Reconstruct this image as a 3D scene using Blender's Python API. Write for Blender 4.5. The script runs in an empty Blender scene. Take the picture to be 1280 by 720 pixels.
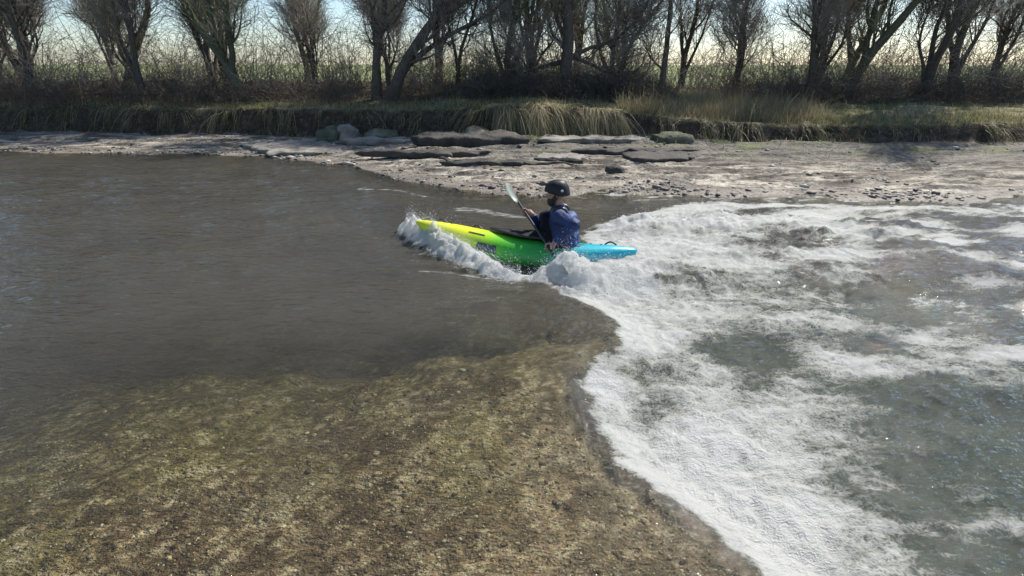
import bpy, bmesh, math, random
import numpy as np
from mathutils import Vector, Matrix
random.seed(7); RNG = np.random.default_rng(7)
S = bpy.context.scene
COL = S.collection
R = math.radians

# ------------------------------------------------------------------ helpers
def link(name, me, mat=None, parent=None, smooth=True):
    o = bpy.data.objects.new(name, me); COL.objects.link(o)
    if mat is not None: me.materials.append(mat)
    if parent is not None: o.parent = parent
    if smooth and len(me.polygons):
        me.polygons.foreach_set('use_smooth', np.ones(len(me.polygons), dtype=bool))
    return o

def tag(o, label=None, cat=None, group=None, kind=None):
    if label: o['label'] = label
    if cat: o['category'] = cat
    if group: o['group'] = group
    if kind: o['kind'] = kind
    return o

def empty(name, loc=(0, 0, 0), rot=(0, 0, 0)):
    o = bpy.data.objects.new(name, None); COL.objects.link(o)
    o.location = loc; o.rotation_euler = rot; o.empty_display_size = .1
    return o

def np_mesh(name, V, F, attrs=None):
    """V (n,3); F (m,k) with k constant"""
    V = np.asarray(V, dtype=np.float32); F = np.asarray(F, dtype=np.int32)
    me = bpy.data.meshes.new(name)
    k = F.shape[1]
    me.vertices.add(len(V)); me.vertices.foreach_set('co', V.ravel())
    me.loops.add(F.size); me.loops.foreach_set('vertex_index', F.ravel())
    me.polygons.add(len(F))
    me.polygons.foreach_set('loop_start', np.arange(0, F.size, k, dtype=np.int32))
    me.polygons.foreach_set('loop_total', np.full(len(F), k, dtype=np.int32))
    me.update(calc_edges=True)
    for n, a in (attrs or {}).items():
        a = np.asarray(a, dtype=np.float32)
        if a.ndim == 1:
            at = me.attributes.new(n, 'FLOAT', 'POINT'); at.data.foreach_set('value', a)
        else:
            at = me.attributes.new(n, 'FLOAT_COLOR', 'POINT')
            if a.shape[1] == 3: a = np.concatenate([a, np.ones((len(a), 1), np.float32)], 1)
            at.data.foreach_set('color', a.ravel())
    return me

# gradient noise in numpy
_P = np.random.default_rng(3).permutation(256); _P = np.concatenate([_P, _P])
_A = np.random.default_rng(4).uniform(0, 2*np.pi, 512)
def pnoise(x, y, seed=0):
    x = np.asarray(x, float) + seed*17.31; y = np.asarray(y, float) - seed*9.77
    xi = np.floor(x).astype(int); yi = np.floor(y).astype(int)
    xf = x-xi; yf = y-yi
    u = xf*xf*xf*(xf*(xf*6-15)+10); v = yf*yf*yf*(yf*(yf*6-15)+10)
    def g(ix, iy, dx, dy):
        h = _P[(_P[ix & 255]+iy) & 255]
        a = _A[h]; return np.cos(a)*dx+np.sin(a)*dy
    a = g(xi, yi, xf, yf); b = g(xi+1, yi, xf-1, yf)
    c = g(xi, yi+1, xf, yf-1); d = g(xi+1, yi+1, xf-1, yf-1)
    return ((a*(1-u)+b*u)*(1-v)+(c*(1-u)+d*u)*v)*1.5
def fbm(x, y, o=4, seed=0, gain=.5, ridge=False):
    s = 0; a = 1; t = 0
    for i in range(o):
        n = pnoise(x*2**i, y*2**i, seed+i*3)
        if ridge: n = 1-2*np.abs(n)
        s = s+a*n; t += a; a *= gain
    return s/t
def sstep(a, b, x):
    t = np.clip((x-a)/(b-a), 0, 1); return t*t*(3-2*t)

def polydist(x, y, pts):
    """distance to an open polyline, and the parameter of the nearest point"""
    best = np.full(x.shape, 1e9); par = np.zeros(x.shape)
    for i in range(len(pts)-1):
        ax, ay = pts[i]; bx, by = pts[i+1]
        dx, dy = bx-ax, by-ay
        t = np.clip(((x-ax)*dx+(y-ay)*dy)/(dx*dx+dy*dy), 0, 1)
        d = np.hypot(x-ax-t*dx, y-ay-t*dy)
        m = d < best; best = np.where(m, d, best); par = np.where(m, i+t, par)
    return best, par
def inpoly(x, y, pts):
    ins = np.zeros(x.shape, bool); n = len(pts)
    for i in range(n):
        ax, ay = pts[i]; bx, by = pts[(i+1) % n]
        c = ((ay > y) != (by > y)) & (x < (bx-ax)*(y-ay)/(by-ay+1e-12)+ax)
        ins ^= c
    return ins
def sdist(x, y, pts):
    d, _ = polydist(x, y, list(pts)+[pts[0]])
    return np.where(inpoly(x, y, pts), d, -d)      # >0 inside

# tubes: many curves at once
def tubes(P, Rr, sides=3):
    P = np.asarray(P, float); Rr = np.asarray(Rr, float)
    N, K, _ = P.shape
    T = np.gradient(P, axis=1); T /= np.linalg.norm(T, axis=2, keepdims=True)+1e-9
    ref = np.where(np.abs(T[..., 2:3]) > .9, np.array([1., 0, 0]), np.array([0, 0, 1.]))
    ref = np.broadcast_to(ref[:, :1], T.shape)
    A = np.cross(T, ref); A /= np.linalg.norm(A, axis=2, keepdims=True)+1e-9
    B = np.cross(T, A)
    ang = np.arange(sides)*2*np.pi/sides
    V = P[:, :, None]+Rr[:, :, None, None]*(np.cos(ang)[None, None, :, None]*A[:, :, None]+np.sin(ang)[None, None, :, None]*B[:, :, None])
    base = (np.arange(N)*K*sides)[:, None, None]+(np.arange(K-1)*sides)[None, :, None]
    j = np.arange(sides)[None, None]; j2 = (j+1) % sides
    F = np.stack([base+j, base+j2, base+sides+j2, base+sides+j], -1).reshape(-1, 4)
    return V.reshape(-1, 3), F
def ribbons(P, W):
    """grass blades: flat tapering strips, random facing"""
    N, K, _ = P.shape
    a = RNG.uniform(0, 2*np.pi, N)
    side = np.stack([np.cos(a), np.sin(a), np.zeros(N)], 1)[:, None]
    w = W[:, :, None]*side
    V = np.stack([P-w, P+w], 2).reshape(-1, 3)
    base = (np.arange(N)*K*2)[:, None]+(np.arange(K-1)*2)[None]
    F = np.stack([base, base+1, base+3, base+2], -1).reshape(-1, 4)
    return V, F
def merge(parts):
    Vs, Fs, n = [], [], 0
    for V, F in parts:
        Vs.append(V); Fs.append(F+n); n += len(V)
    return np.concatenate(Vs), np.concatenate(Fs)

# ------------------------------------------------------------------ materials
def newmat(name):
    m = bpy.data.materials.new(name); m.use_nodes = True
    nt = m.node_tree; nt.nodes.clear()
    out = nt.nodes.new('ShaderNodeOutputMaterial')
    return m, nt, out
class NB:
    def __init__(s, nt): s.nt = nt
    def n(s, t, **kw):
        nd = s.nt.nodes.new(t)
        for k, v in kw.items():
            if k.startswith('_'): setattr(nd, k[1:], v)
            else: nd.inputs[k.replace('__', ' ')].default_value = v
        return nd
    def l(s, a, b): s.nt.links.new(a, b)
    def noise(s, vec, scale, detail=4, rough=.55, dist=0):
        nd = s.n('ShaderNodeTexNoise'); nd.inputs['Scale'].default_value = scale
        nd.inputs['Detail'].default_value = detail; nd.inputs['Roughness'].default_value = rough
        nd.inputs['Distortion'].default_value = dist
        if vec is not None: s.l(vec, nd.inputs['Vector'])
        return nd.outputs['Fac']
    def ramp(s, fac, stops):
        nd = s.n('ShaderNodeValToRGB'); e = nd.color_ramp.elements
        while len(e) < len(stops): e.new(.5)
        for i, (p, c) in enumerate(stops):
            e[i].position = p; e[i].color = (*c, 1) if len(c) == 3 else c
        s.l(fac, nd.inputs[0]); return nd.outputs[0]
    def math(s, op, a, b=None, c=None, clamp=False):
        nd = s.n('ShaderNodeMath'); nd.operation = op; nd.use_clamp = clamp
        for i, v in enumerate((a, b, c)):
            if v is None: continue
            if isinstance(v, (int, float)): nd.inputs[i].default_value = v
            else: s.l(v, nd.inputs[i])
        return nd.outputs[0]
    def mix(s, fac, a, b, mode='MIX'):
        nd = s.n('ShaderNodeMix'); nd.data_type = 'RGBA'; nd.blend_type = mode
        for i, v in ((0, fac), (6, a), (7, b)):
            if isinstance(v, (int, float)): nd.inputs[i].default_value = v
            elif isinstance(v, tuple): nd.inputs[i].default_value = (*v, 1)
            else: s.l(v, nd.inputs[i])
        return nd.outputs[2]
    def bump(s, h, strength=.5, dist=.02, normal=None):
        nd = s.n('ShaderNodeBump'); nd.inputs['Strength'].default_value = strength
        nd.inputs['Distance'].default_value = dist; s.l(h, nd.inputs['Height'])
        if normal is not None: s.l(normal, nd.inputs['Normal'])
        return nd.outputs[0]

def simple(name, c1, c2=None, scale=8, rough=.6, bump=.3, bdist=.01, metallic=0, spec=.5, detail=5, coat=0):
    m, nt, out = newmat(name); b = NB(nt)
    tc = b.n('ShaderNodeTexCoord'); v = tc.outputs['Object']
    f = b.noise(v, scale, detail)
    c2 = c2 or tuple(x*.7 for x in c1)
    p = b.n('ShaderNodeBsdfPrincipled', Roughness=rough, Metallic=metallic)
    p.inputs['Specular IOR Level'].default_value = spec
    p.inputs['Coat Weight'].default_value = coat
    b.l(b.ramp(f, [(.3, c2), (.7, c1)]), p.inputs['Base Color'])
    f2 = b.noise(v, scale*5, 4)
    r = b.math('MULTIPLY_ADD', f2, .25, rough-.12, clamp=True); b.l(r, p.inputs['Roughness'])
    b.l(b.bump(f2, bump, bdist), p.inputs['Normal'])
    b.l(p.outputs[0], out.inputs[0])
    return m

def attr_ground(name, sp_scale, sp_amt, bdist, rough=.85, wet=False):
    """ground whose colour varies by place (vertex colour of soil/rock kinds) with fine grit on top"""
    m, nt, out = newmat(name); b = NB(nt)
    geo = b.n('ShaderNodeNewGeometry'); v = geo.outputs['Position']
    at = b.n('ShaderNodeAttribute', _attribute_name='tint')
    n1 = b.noise(v, sp_scale, 6, .7)
    n2 = b.noise(v, sp_scale*4.5, 3, .6)
    vor = b.n('ShaderNodeTexVoronoi'); vor.inputs['Scale'].default_value = sp_scale*2.2; b.l(v, vor.inputs['Vector'])
    fac = b.math('ADD', b.math('MULTIPLY', n1, .6), b.math('MULTIPLY', n2, .4))
    dark = b.ramp(fac, [(.36, (1-sp_amt,)*3), (.5, (1, 1, 1)), (.62, (1+sp_amt*1.2,)*3)])
    c = b.mix(1.0, at.outputs['Color'], dark, 'MULTIPLY')
    sp = b.ramp(vor.outputs['Color'], [(.78, (0, 0, 0)), (.86, (1, 1, 1))])
    c = b.mix(b.math('MULTIPLY', b.math('MULTIPLY', sp, n1), .55*sp_amt), c, (.42, .39, .32))
    p = b.n('ShaderNodeBsdfPrincipled', Roughness=rough); p.inputs['Specular IOR Level'].default_value = .5 if name == 'river_bed_stone' else .12
    b.l(c, p.inputs['Base Color'])
    h = b.math('ADD', b.math('MULTIPLY', n1, 1.2), b.math('MULTIPLY', vor.outputs['Distance'], -.5))
    b.l(b.bump(h, .8, bdist), p.inputs['Normal'])
    if wet:
        wa = b.n('ShaderNodeAttribute', _attribute_name='wet')
        b.l(b.math('MULTIPLY_ADD', wa.outputs['Fac'], -.62, rough), p.inputs['Roughness'])
    b.l(p.outputs[0], out.inputs[0])
    return m

def water_mat():
    m, nt, out = newmat('river_water'); b = NB(nt)
    geo = b.n('ShaderNodeNewGeometry'); v = geo.outputs['Position']
    foam = b.n('ShaderNodeAttribute', _attribute_name='foam').outputs['Fac']
    murk = b.n('ShaderNodeAttribute', _attribute_name='murk').outputs['Fac']
    chop = b.n('ShaderNodeAttribute', _attribute_name='chop').outputs['Fac']
    mp = b.n('ShaderNodeMapping'); mp.inputs['Scale'].default_value = (1, 2.1, 1); mp.inputs['Rotation'].default_value = (0, 0, .35)
    b.l(v, mp.inputs['Vector']); vv = mp.outputs[0]
    r1 = b.noise(vv, 5, 3, .55, .4); r2 = b.noise(vv, 22, 3, .6, .3); r3 = b.noise(v, 70, 2, .5)
    h = b.math('ADD', b.math('MULTIPLY', r1, b.math('MULTIPLY_ADD', murk, .8, .2)), b.math('MULTIPLY', b.math('ADD', b.math('MULTIPLY', r2, .30), b.math('MULTIPLY', r3, .12)), b.math('ADD', b.math('MULTIPLY', chop, 1.7), .12)))
    h = b.math('MULTIPLY', h, b.math('MULTIPLY_ADD', b.noise(v, .55, 3), 1.6, .15)); nrm = b.bump(h, 1.0, .05)
    tr = b.n('ShaderNodeBsdfTransparent'); tr.inputs[0].default_value = (.80, .78, .64, 1)
    di = b.n('ShaderNodeBsdfDiffuse'); poolc = b.n('ShaderNodeAttribute', _attribute_name='pool').outputs['Fac']
    b.l(b.mix(poolc, b.mix(b.noise(v, .8, 3), (.046, .042, .032), (.082, .073, .054)), b.mix(b.noise(v, 3, 5), (.025, .030, .022), (.085, .095, .070))), di.inputs[0])
    mx = b.n('ShaderNodeMixShader'); b.l(murk, mx.inputs[0]); b.l(tr.outputs[0], mx.inputs[1]); b.l(di.outputs[0], mx.inputs[2])
    gl = b.n('ShaderNodeBsdfGlossy'); gl.inputs['Roughness'].default_value = .045; b.l(nrm, gl.inputs['Normal'])
    fr = b.n('ShaderNodeFresnel', IOR=1.33); b.l(nrm, fr.inputs['Normal'])
    wx = b.n('ShaderNodeMixShader'); b.l(fr.outputs[0], wx.inputs[0]); b.l(mx.outputs[0], wx.inputs[1]); b.l(gl.outputs[0], wx.inputs[2])
    # foam
    fmp = b.n('ShaderNodeMapping'); fmp.inputs['Scale'].default_value = (.75, 1.9, 1.2); fmp.inputs['Rotation'].default_value = (0, 0, -.25); b.l(v, fmp.inputs['Vector'])
    f1 = b.noise(fmp.outputs[0], 5.5, 8, .7, 1.1); lc = b.n('ShaderNodeTexVoronoi'); lc.feature = 'DISTANCE_TO_EDGE'; lc.inputs['Scale'].default_value = 26
    wv = b.n('ShaderNodeVectorMath'); wv.operation = 'MULTIPLY_ADD'; nv_ = b.n('ShaderNodeTexNoise'); nv_.inputs['Scale'].default_value = 9; nv_.inputs['Detail'].default_value = 4; b.l(v, nv_.inputs['Vector'])
    b.l(nv_.outputs['Color'], wv.inputs[0]); wv.inputs[1].default_value = (.22, .22, .22); b.l(v, wv.inputs[2]); b.l(wv.outputs[0], lc.inputs['Vector'])
    f2 = b.math('ADD', b.math('MULTIPLY', b.noise(v, 40, 5, .65, .5), .6), b.math('MULTIPLY', b.math('SUBTRACT', .32, b.math('MINIMUM', lc.outputs['Distance'], .32)), 1.1))
    ff = b.math('ADD', foam, b.math('ADD', b.math('MULTIPLY', b.math('SUBTRACT', f1, .5), 1.2), b.math('MULTIPLY', b.math('SUBTRACT', f2, .5), .55)))
    mr = b.n('ShaderNodeMapRange'); mr.interpolation_type = 'SMOOTHSTEP'; mr.inputs[1].default_value = .32; mr.inputs[2].default_value = .82
    b.l(ff, mr.inputs[0])
    gate = b.math('MULTIPLY', foam, 9, clamp=True)
    fm = b.math('MULTIPLY', mr.outputs[0], gate)
    fp = b.n('ShaderNodeBsdfPrincipled', Roughness=.55)
    b.l(b.ramp(ff, [(.35, (.44, .46, .40)), (.7, (.62, .64, .59)), (1.0, (.88, .89, .86))]), fp.inputs['Base Color'])
    fp.inputs['Subsurface Weight'].default_value = .0
    fh = b.math('ADD', b.math('MULTIPLY', f1, 1.0), b.math('ADD', b.math('MULTIPLY', f2, .5), b.math('MULTIPLY', b.noise(v, 120, 3), .22)))
    b.l(b.bump(fh, .8, .045), fp.inputs['Normal'])
    ftl = b.n('ShaderNodeBsdfTranslucent'); ftl.inputs[0].default_value = (.86, .86, .82, 1)
    fq = b.n('ShaderNodeMixShader'); fq.inputs[0].default_value = .5; b.l(fp.outputs[0], fq.inputs[1]); b.l(ftl.outputs[0], fq.inputs[2])
    fx = b.n('ShaderNodeMixShader'); b.l(fm, fx.inputs[0]); b.l(wx.outputs[0], fx.inputs[1]); b.l(fq.outputs[0], fx.inputs[2])
    b.l(fx.outputs[0], out.inputs[0])
    return m

# ------------------------------------------------------------------ camera
H = 2.12; PITCH = 21.45; F = 700.
cam = bpy.data.cameras.new('camera'); co = bpy.data.objects.new('camera', cam); COL.objects.link(co)
cam.sensor_width = 36; cam.lens = 36*F/1280; cam.clip_end = 5000; cam.clip_start = .05
co.location = (0, 0, H); co.rotation_euler = (R(90-PITCH), 0, 0)
S.camera = co
cp, sp_ = math.cos(R(PITCH)), math.sin(R(PITCH))
def gp(px, py, z=0.):
    """point of the photo on the level z"""
    dx, dy, dz = (px-640)/F, cp+(360-py)/F*sp_, -sp_+(360-py)/F*cp
    t = (z-H)/dz
    return (dx*t, dy*t)
def at(px, py, Y):
    dx, dy, dz = (px-640)/F, cp+(360-py)/F*sp_, -sp_+(360-py)/F*cp
    t = Y/dy
    return (dx*t, Y, H+dz*t)

# ------------------------------------------------------------------ layout of the ground
SHORE = [(-60, 16.5), (-14, 15.6), (-7, 14.9), (-3.8, 13.3), (-2.3, 11.7), (-.9, 10.5), (.3, 10.0), (1.6, 10.3), (3.0, 10.2), (5, 9.7), (9, 9.4), (14, 9.6), (60, 10.5)]
BANK = [(-60, 21), (-14, 19.2), (-7, 18.3), (-3.5, 17.7), (0, 17.2), (2.2, 17.0), (4.5, 16.2), (8, 15.6), (14, 15.5), (60, 16)]
def lerpx(tab, x): return np.interp(x, [p[0] for p in tab], [p[1] for p in tab])
LEDGE_PX = [(690, 372), (735, 384), (762, 402), (768, 430), (745, 455), (716, 480), (722, 505), (742, 545), (782, 592), (842, 636), (935, 722)]
ledge = [gp(a, b, -.04) for a, b in LEDGE_PX]
ledge_full = [(.35, 5.9)]+ledge+[(1.6, .9), (2.2, -.6)]
FOAMPOLY = [gp(636, 346, -.03), gp(690, 362, -.03)]+ledge[1:]+[(1.6, .9), (2.2, -.6), (30, -.6), (30, 9.3), (6, 9.2), (3.0, 9.4), (2.1, 8.8), (1.4, 8.2), (1.0, 7.5), (.9, 6.9), (.6, 6.3), (.25, 6.1)]

def ledge_side(x, y):
    d = sdist(x, y, ledge_full+[(40, -.6), (40, 5.9)])
    return d          # >0 downstream, in the pool

def ground_z(x, y):
    sh = lerpx(SHORE, x)+.25*fbm(x*.9, y*.2, 3, 5); bk = lerpx(BANK, x)+.35*fbm(x*.5, x*.0+2, 3, 9)
    u = y-sh
    # beach: layered, gently rising
    beach = .02+.05*np.minimum(u, bk-sh+.5)*np.where(u > 0, 1, 3)
    st = .11*fbm(x*.35+y*.1, y*1.3, 4, 11)+.03*fbm(x*2, y*6, 3, 12)
    lay = beach*.5+st*sstep(-.2, 1.5, u)*1.3
    q = lay/.07; ql = np.floor(q)+sstep(.62, .95, q-np.floor(q)); lay = .6*ql*.07+.4*lay
    beach = beach*.5+lay+.012*fbm(x*7, y*11, 3, 13)*sstep(0, .5, u)
    # river bed
    slab_far = 5.1+.25*fbm(x*.8, x*0+.3, 3, 21)+.25*np.sin(x*.9+.5)
    slab = -.065+.035*fbm(x*1.2, y*1.2, 4, 22)+.02*fbm(x*5, y*5, 4, 23)+.008*fbm(x*18, y*18, 3, 24)
    slab = slab-.5*sstep(-2.3, -5.5, x)-.08*sstep(.1, -1.5, x)*sstep(2.1, 3.3, y+.5*fbm(x*.9, y*.9, 2, 27))
    deep = -.95+.15*fbm(x*.6, y*.6, 3, 25)
    k = sstep(slab_far-1.5, slab_far+.8, y+.5*fbm(x*1.3, y*1.3, 3, 26))
    chopr = np.exp(-((x-.75)**2/.35+(y-4.6)**2/.25))
    bed = slab*(1-k)+deep*k+chopr*.35*k
    side = ledge_side(x, y)
    bed = np.where(side > -.12, bed*(1-sstep(-.03, .14, side+.05*fbm(x*6, y*6, 3, 28)))+(-.75)*sstep(-.03, .14, side), bed)
    bed = bed+.05*np.exp(-(side/.06)**2)*np.clip(fbm(x*7, y*7, 3, 29)+.15, 0, 1)*(y < 4.6)*2.6
    w = sstep(-1.6, .0, u)
    low = bed*(1-w)+(beach)*w
    low = np.where(u > 0, beach, low)
    # bank
    e = y-bk
    bh = np.interp(x, [-60, -8, -3, 0, 2.5, 4.5, 7, 60], [.75, .7, .62, .66, .62, .42, .35, .4])
    face = sstep(-.35, .12, e+.22*fbm(x*2.2, y*2.2, 3, 31))
    ramp = np.clip(e, 0, None)
    top = bh*face+.085*np.minimum(ramp, 7)+.06*fbm(x*.8, y*.8, 4, 32)*face
    far = np.clip(y-30, 0, None); top = top+.0075*np.minimum(far, 300)
    z = low+top
    return z, u, e, side, k

# non-uniform grid lines
def lines(segs):
    out = []
    for a, b, d in segs:
        n = max(1, int(round((b-a)/d))); out += list(np.linspace(a, b, n, endpoint=False))
    out.append(segs[-1][1]); return np.array(out)
xs_g = lines([(-1500, -300, 200), (-300, -60, 30), (-60, -24, 1.5), (-24, -9, .16), (-9, -3.5, .07), (-3.5, 4.2, .028), (4.2, 9, .07), (9, 24, .16), (24, 60, 1.5), (60, 300, 30), (300, 1500, 200)])
ys_g = lines([(-6, .4, .4), (.4, 1.4, .06), (1.4, 6, .028), (6, 9, .06), (9, 19, .045), (19, 30, .25), (30, 100, 3), (100, 400, 30), (400, 2500, 300)])
def grid(xs, ys):
    X, Y = np.meshgrid(xs, ys); return X, Y
def grid_faces(nx, ny):
    i = np.arange(ny-1)[:, None]*nx+np.arange(nx-1)[None]
    return np.stack([i, i+1, i+nx+1, i+nx], -1).reshape(-1, 4)
def subset(V, Fc, mask, attrs):
    Fm = Fc[mask]; used = np.unique(Fm); mp = np.zeros(len(V), int); mp[used] = np.arange(len(used))
    return V[used], mp[Fm], {k: a[used] for k, a in attrs.items()}

X, Y = grid(xs_g, ys_g); x, y = X.ravel(), Y.ravel()
z, u, e, side, kdeep = ground_z(x, y)
V = np.stack([x, y, z], 1); Fc = grid_faces(len(xs_g), len(ys_g))

def colmix(a, b, t): return np.asarray(a)*(1-t[:, None])+np.asarray(b)*t[:, None]
# riverbed colours: brown stone, olive algae to the upper left, pale grit patches
n1 = fbm(x*.9, y*.9, 4, 41); n2 = fbm(x*3, y*3, 4, 42); n3 = fbm(x*14, y*14, 3, 43)
bedc = colmix((.18, .125, .085), (.45, .345, .25), sstep(-.25, .35, n2+.4*n3))
alg = sstep(-.35, .45, (y-2.95)*.7-(x+.3)*.45+n1*1.0-.05)*(.5+.3*sstep(.3, -1.5, x)+.2*sstep(-.3, .3, n2))
bedc = bedc*(1-alg[:, None])+np.array((.27, .25, .10))*alg[:, None]
n7 = fbm(x*6.5, y*6.5, 4, 47, .65)
bedc = colmix(bedc, (.075, .052, .034), sstep(.02, .3, n7)*.75*(1-.5*alg))
bedc = colmix(bedc, (.58, .52, .45), sstep(.10, .34, -n7+.3*n3)*.75*(1-.6*alg))
bedc = colmix(bedc, (.50, .46, .42), sstep(.1, .4, fbm(x*1.6+4, y*1.6, 5, 44, .7))*.5*sstep(4.2, 3.0, y))
bedc = colmix(bedc, (.62, .57, .48), sstep(.10, .34, n2*.5+n3*.8-.03)*.8)
bedc = colmix(bedc, (.085, .06, .036), sstep(-.05, .35, -n1*.7-n3*.8-n2*.4)*.7)
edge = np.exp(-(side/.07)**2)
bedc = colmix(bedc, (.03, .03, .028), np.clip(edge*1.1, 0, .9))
# beach
b1 = fbm(x*.6, y*2.2, 4, 51); b2 = fbm(x*2.4, y*7, 4, 52); b3 = fbm(x*9, y*14, 3, 53)
bea = colmix((.20, .178, .145), (.43, .39, .315), sstep(-.3, .3, b1+.3*b2))
bea = colmix(bea, (.12, .095, .075), sstep(.04, .26, b2*.8+b3*.45)*.9)
bea = colmix(bea, (.06, .05, .042), sstep(-.02, .16, fbm(x*.9+y*.35, y*3.4, 5, 55, .65))*.85)
bea = colmix(bea, (.20, .17, .14), sstep(.9, .1, u)*(.75+.25*b3))
bea = colmix(bea, (.13, .12, .10), sstep(2.4, 4.2, u+b1*2.4)*.8)
bea = colmix(bea, (.12, .14, .05), sstep(.15, .4, fbm(x*.8, y*1.5, 3, 54))*sstep(2.5, 5, u)*.7)
# bank
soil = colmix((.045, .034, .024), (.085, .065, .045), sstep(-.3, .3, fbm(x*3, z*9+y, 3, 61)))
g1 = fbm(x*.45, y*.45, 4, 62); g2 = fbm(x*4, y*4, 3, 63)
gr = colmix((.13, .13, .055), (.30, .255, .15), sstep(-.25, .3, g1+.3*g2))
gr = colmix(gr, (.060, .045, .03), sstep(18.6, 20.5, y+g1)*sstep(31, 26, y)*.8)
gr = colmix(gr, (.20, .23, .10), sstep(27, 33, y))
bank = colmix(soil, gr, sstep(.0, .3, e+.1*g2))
ctr = Fc[:, 0]
uc, ec = u[ctr], e[ctr]
catbed = uc < -.3; catfield = ec > -.4; catbeach = ~catbed & ~catfield
bedm = attr_ground('river_bed_stone', 34, .75, .008, .75, wet=True)
beachm = attr_ground('pale_beach_rock', 11, .5, .03, .85, wet=True)
bankm = attr_ground('bank_earth', 9, .45, .04, .95)
wetb = np.ones(len(x))*.6
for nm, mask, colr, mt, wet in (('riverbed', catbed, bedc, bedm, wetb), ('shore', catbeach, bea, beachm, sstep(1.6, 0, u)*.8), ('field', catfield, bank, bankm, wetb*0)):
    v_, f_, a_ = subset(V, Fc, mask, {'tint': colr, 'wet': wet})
    tag(link(nm, np_mesh(nm, v_, f_, a_), mt), kind='structure')

# ------------------------------------------------------------------ water
BOW = np.array((-1.27, 6.95)); STERN = np.array((1.50, 6.42))
# waterline foam thrown up on the near side of the bow
BOWFOAM = [gp(524, 276, .14), gp(514, 281, .12), gp(539, 297, .10), gp(573, 312, .06), gp(608, 326, .03), gp(645, 342, 0)]
xs_w = lines([(-60, -24, 2), (-24, -9, .25), (-9, -3.5, .08), (-3.5, 4.2, .022), (4.2, 9, .06), (9, 24, .2), (24, 60, 2)])
ys_w = lines([(-6, .4, .4), (.4, 1.6, .05), (1.6, 9.3, .022), (9.3, 17.2, .07)])
X, Y = grid(xs_w, ys_w); x, y = X.ravel(), Y.ravel()
gz, u, e, side, kd = ground_z(x, y)
fd = sdist(x, y, FOAMPOLY)
wob = .17*fbm(x*1.6, y*1.6, 3, 71)+.17*fbm(x*5, y*5, 5, 72, .6)
fdw = fd+wob*.8
pool = sstep(-.10, .45, side)
# large forms
deepk = .25+.75*sstep(4.0, 5.4, y)
hz = deepk*.045*fbm(x*.5, y*.9, 2, 73)+.022*fbm(x*1.6+y*.6, y*4, 3, 74)*sstep(3.5, 5.5, y)
hz += .0035*fbm(x*8+y*3, y*13, 2, 95)*(1-deepk)+.004*deepk*fbm(x*6, y*11, 3, 75)+.022*fbm(x*1.1, y*2.0, 3, 89)*sstep(5.2, 6.8, y)*sstep(15, 11, y)
# the smooth tongue swells then breaks
hz += -.10*np.exp(-((x-.15)**2/.55+(y-6.15)**2/.16))+.03*np.exp(-((x+1.2)**2/.5+(y-6.9)**2/.3))-.05*np.exp(-((x+1.9)**2/1.5+(y-6.3)**2/2.))
hz += -.17*pool
# breaking pile beside the boat, and the tail of foam
def bump2(cx, cy, sx, sy, a, rot=0):
    c, s = math.cos(rot), math.sin(rot); dx, dy = x-cx, y-cy
    p = (dx*c+dy*s)/sx; q = (-dx*s+dy*c)/sy
    return a*np.exp(-(p*p+q*q))
pile = bump2(.62, 5.78, .34, .27, .25, -.15)+bump2(1.2, 5.70, .6, .28, .09)+bump2(.68, 5.5, .22, .2, .15)+bump2(1.9, 5.85, .7, .35, .09)
pile += bump2(1.75, 7.6, .5, .32, .13)+bump2(2.7, 7.9, .9, .5, .15)+bump2(2.9, 6.6, 1.0, .5, .08)+bump2(4.6, 7.4, 1.4, .8, .12)
pile += bump2(1.55, 4.3, .5, .7, .05)+bump2(2.6, 4.9, .6, .5, .07)+bump2(1.4, 3.1, .3, .5, .04)
fin = sstep(-.02, .30, fdw); nearband = np.exp(-((fdw-.45)/.35)**2)*sstep(5.6, 4.9, y)*sstep(3, 2, x)
bil = fbm(x*3.1, y*3.1, 5, 76, .55, ridge=False); bil2 = np.abs(fbm(x*5, y*5, 4, 77, .55))
turb = .045*bil+.085*(bil2-.18)+.045*fbm(x*1.1, y*1.4, 3, 79)+.10*fbm(x*1.0, y*1.7, 3, 70)*sstep(2.2, 3.5, x)
turb2 = .028*(-.18+np.abs(fbm(x*13, y*13, 3, 78)))
hz += nearband*(.07*np.abs(fbm(x*2.6, y*2.6, 4, 96))+.04*fbm(x*1.4, y*1.4, 2, 97)+.03*(.5-np.abs(fbm(x*9, y*6, 3, 98))))
hz += fin*(pile*(1+.35*bil+.28*fbm(x*6, y*4, 5, 93, .6)+.5*fbm(x*1.9, y*2.5, 2, 94))+(turb*.75+turb2*.6)*(.85+.5*np.clip(pile*5, 0, 1)))
chop = np.clip(np.exp(-((x-.70)**2/.22+(y-4.5)**2/.40))+.55*np.exp(-((x+.0)**2/.25+(y-4.75)**2/.12)), 0, 1)*sstep(.25, -.2, side)
hz += chop*(.045*(.5-np.abs(fbm(x*7, y*9, 3, 80)))+.012*fbm(x*18, y*22, 2, 81))
# bow splash
bd, bp = polydist(x, y, BOWFOAM)
bw = np.interp(bp, [0, 1, 2, 3, 4, 5], [.10, .14, .17, .17, .14, .10])
bw = 1.2*bw*(1+.5*fbm(x*5, y*5, 3, 83))
bf = np.exp(-(bd/bw)**2)
ba = np.interp(bp, [0, 1, 2, 3, 4, 5], [.20, .25, .27, .22, .15, .08])
hz += ba*bf*(.8+.9*np.abs(fbm(x*6, y*6, 4, 82)))
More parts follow.
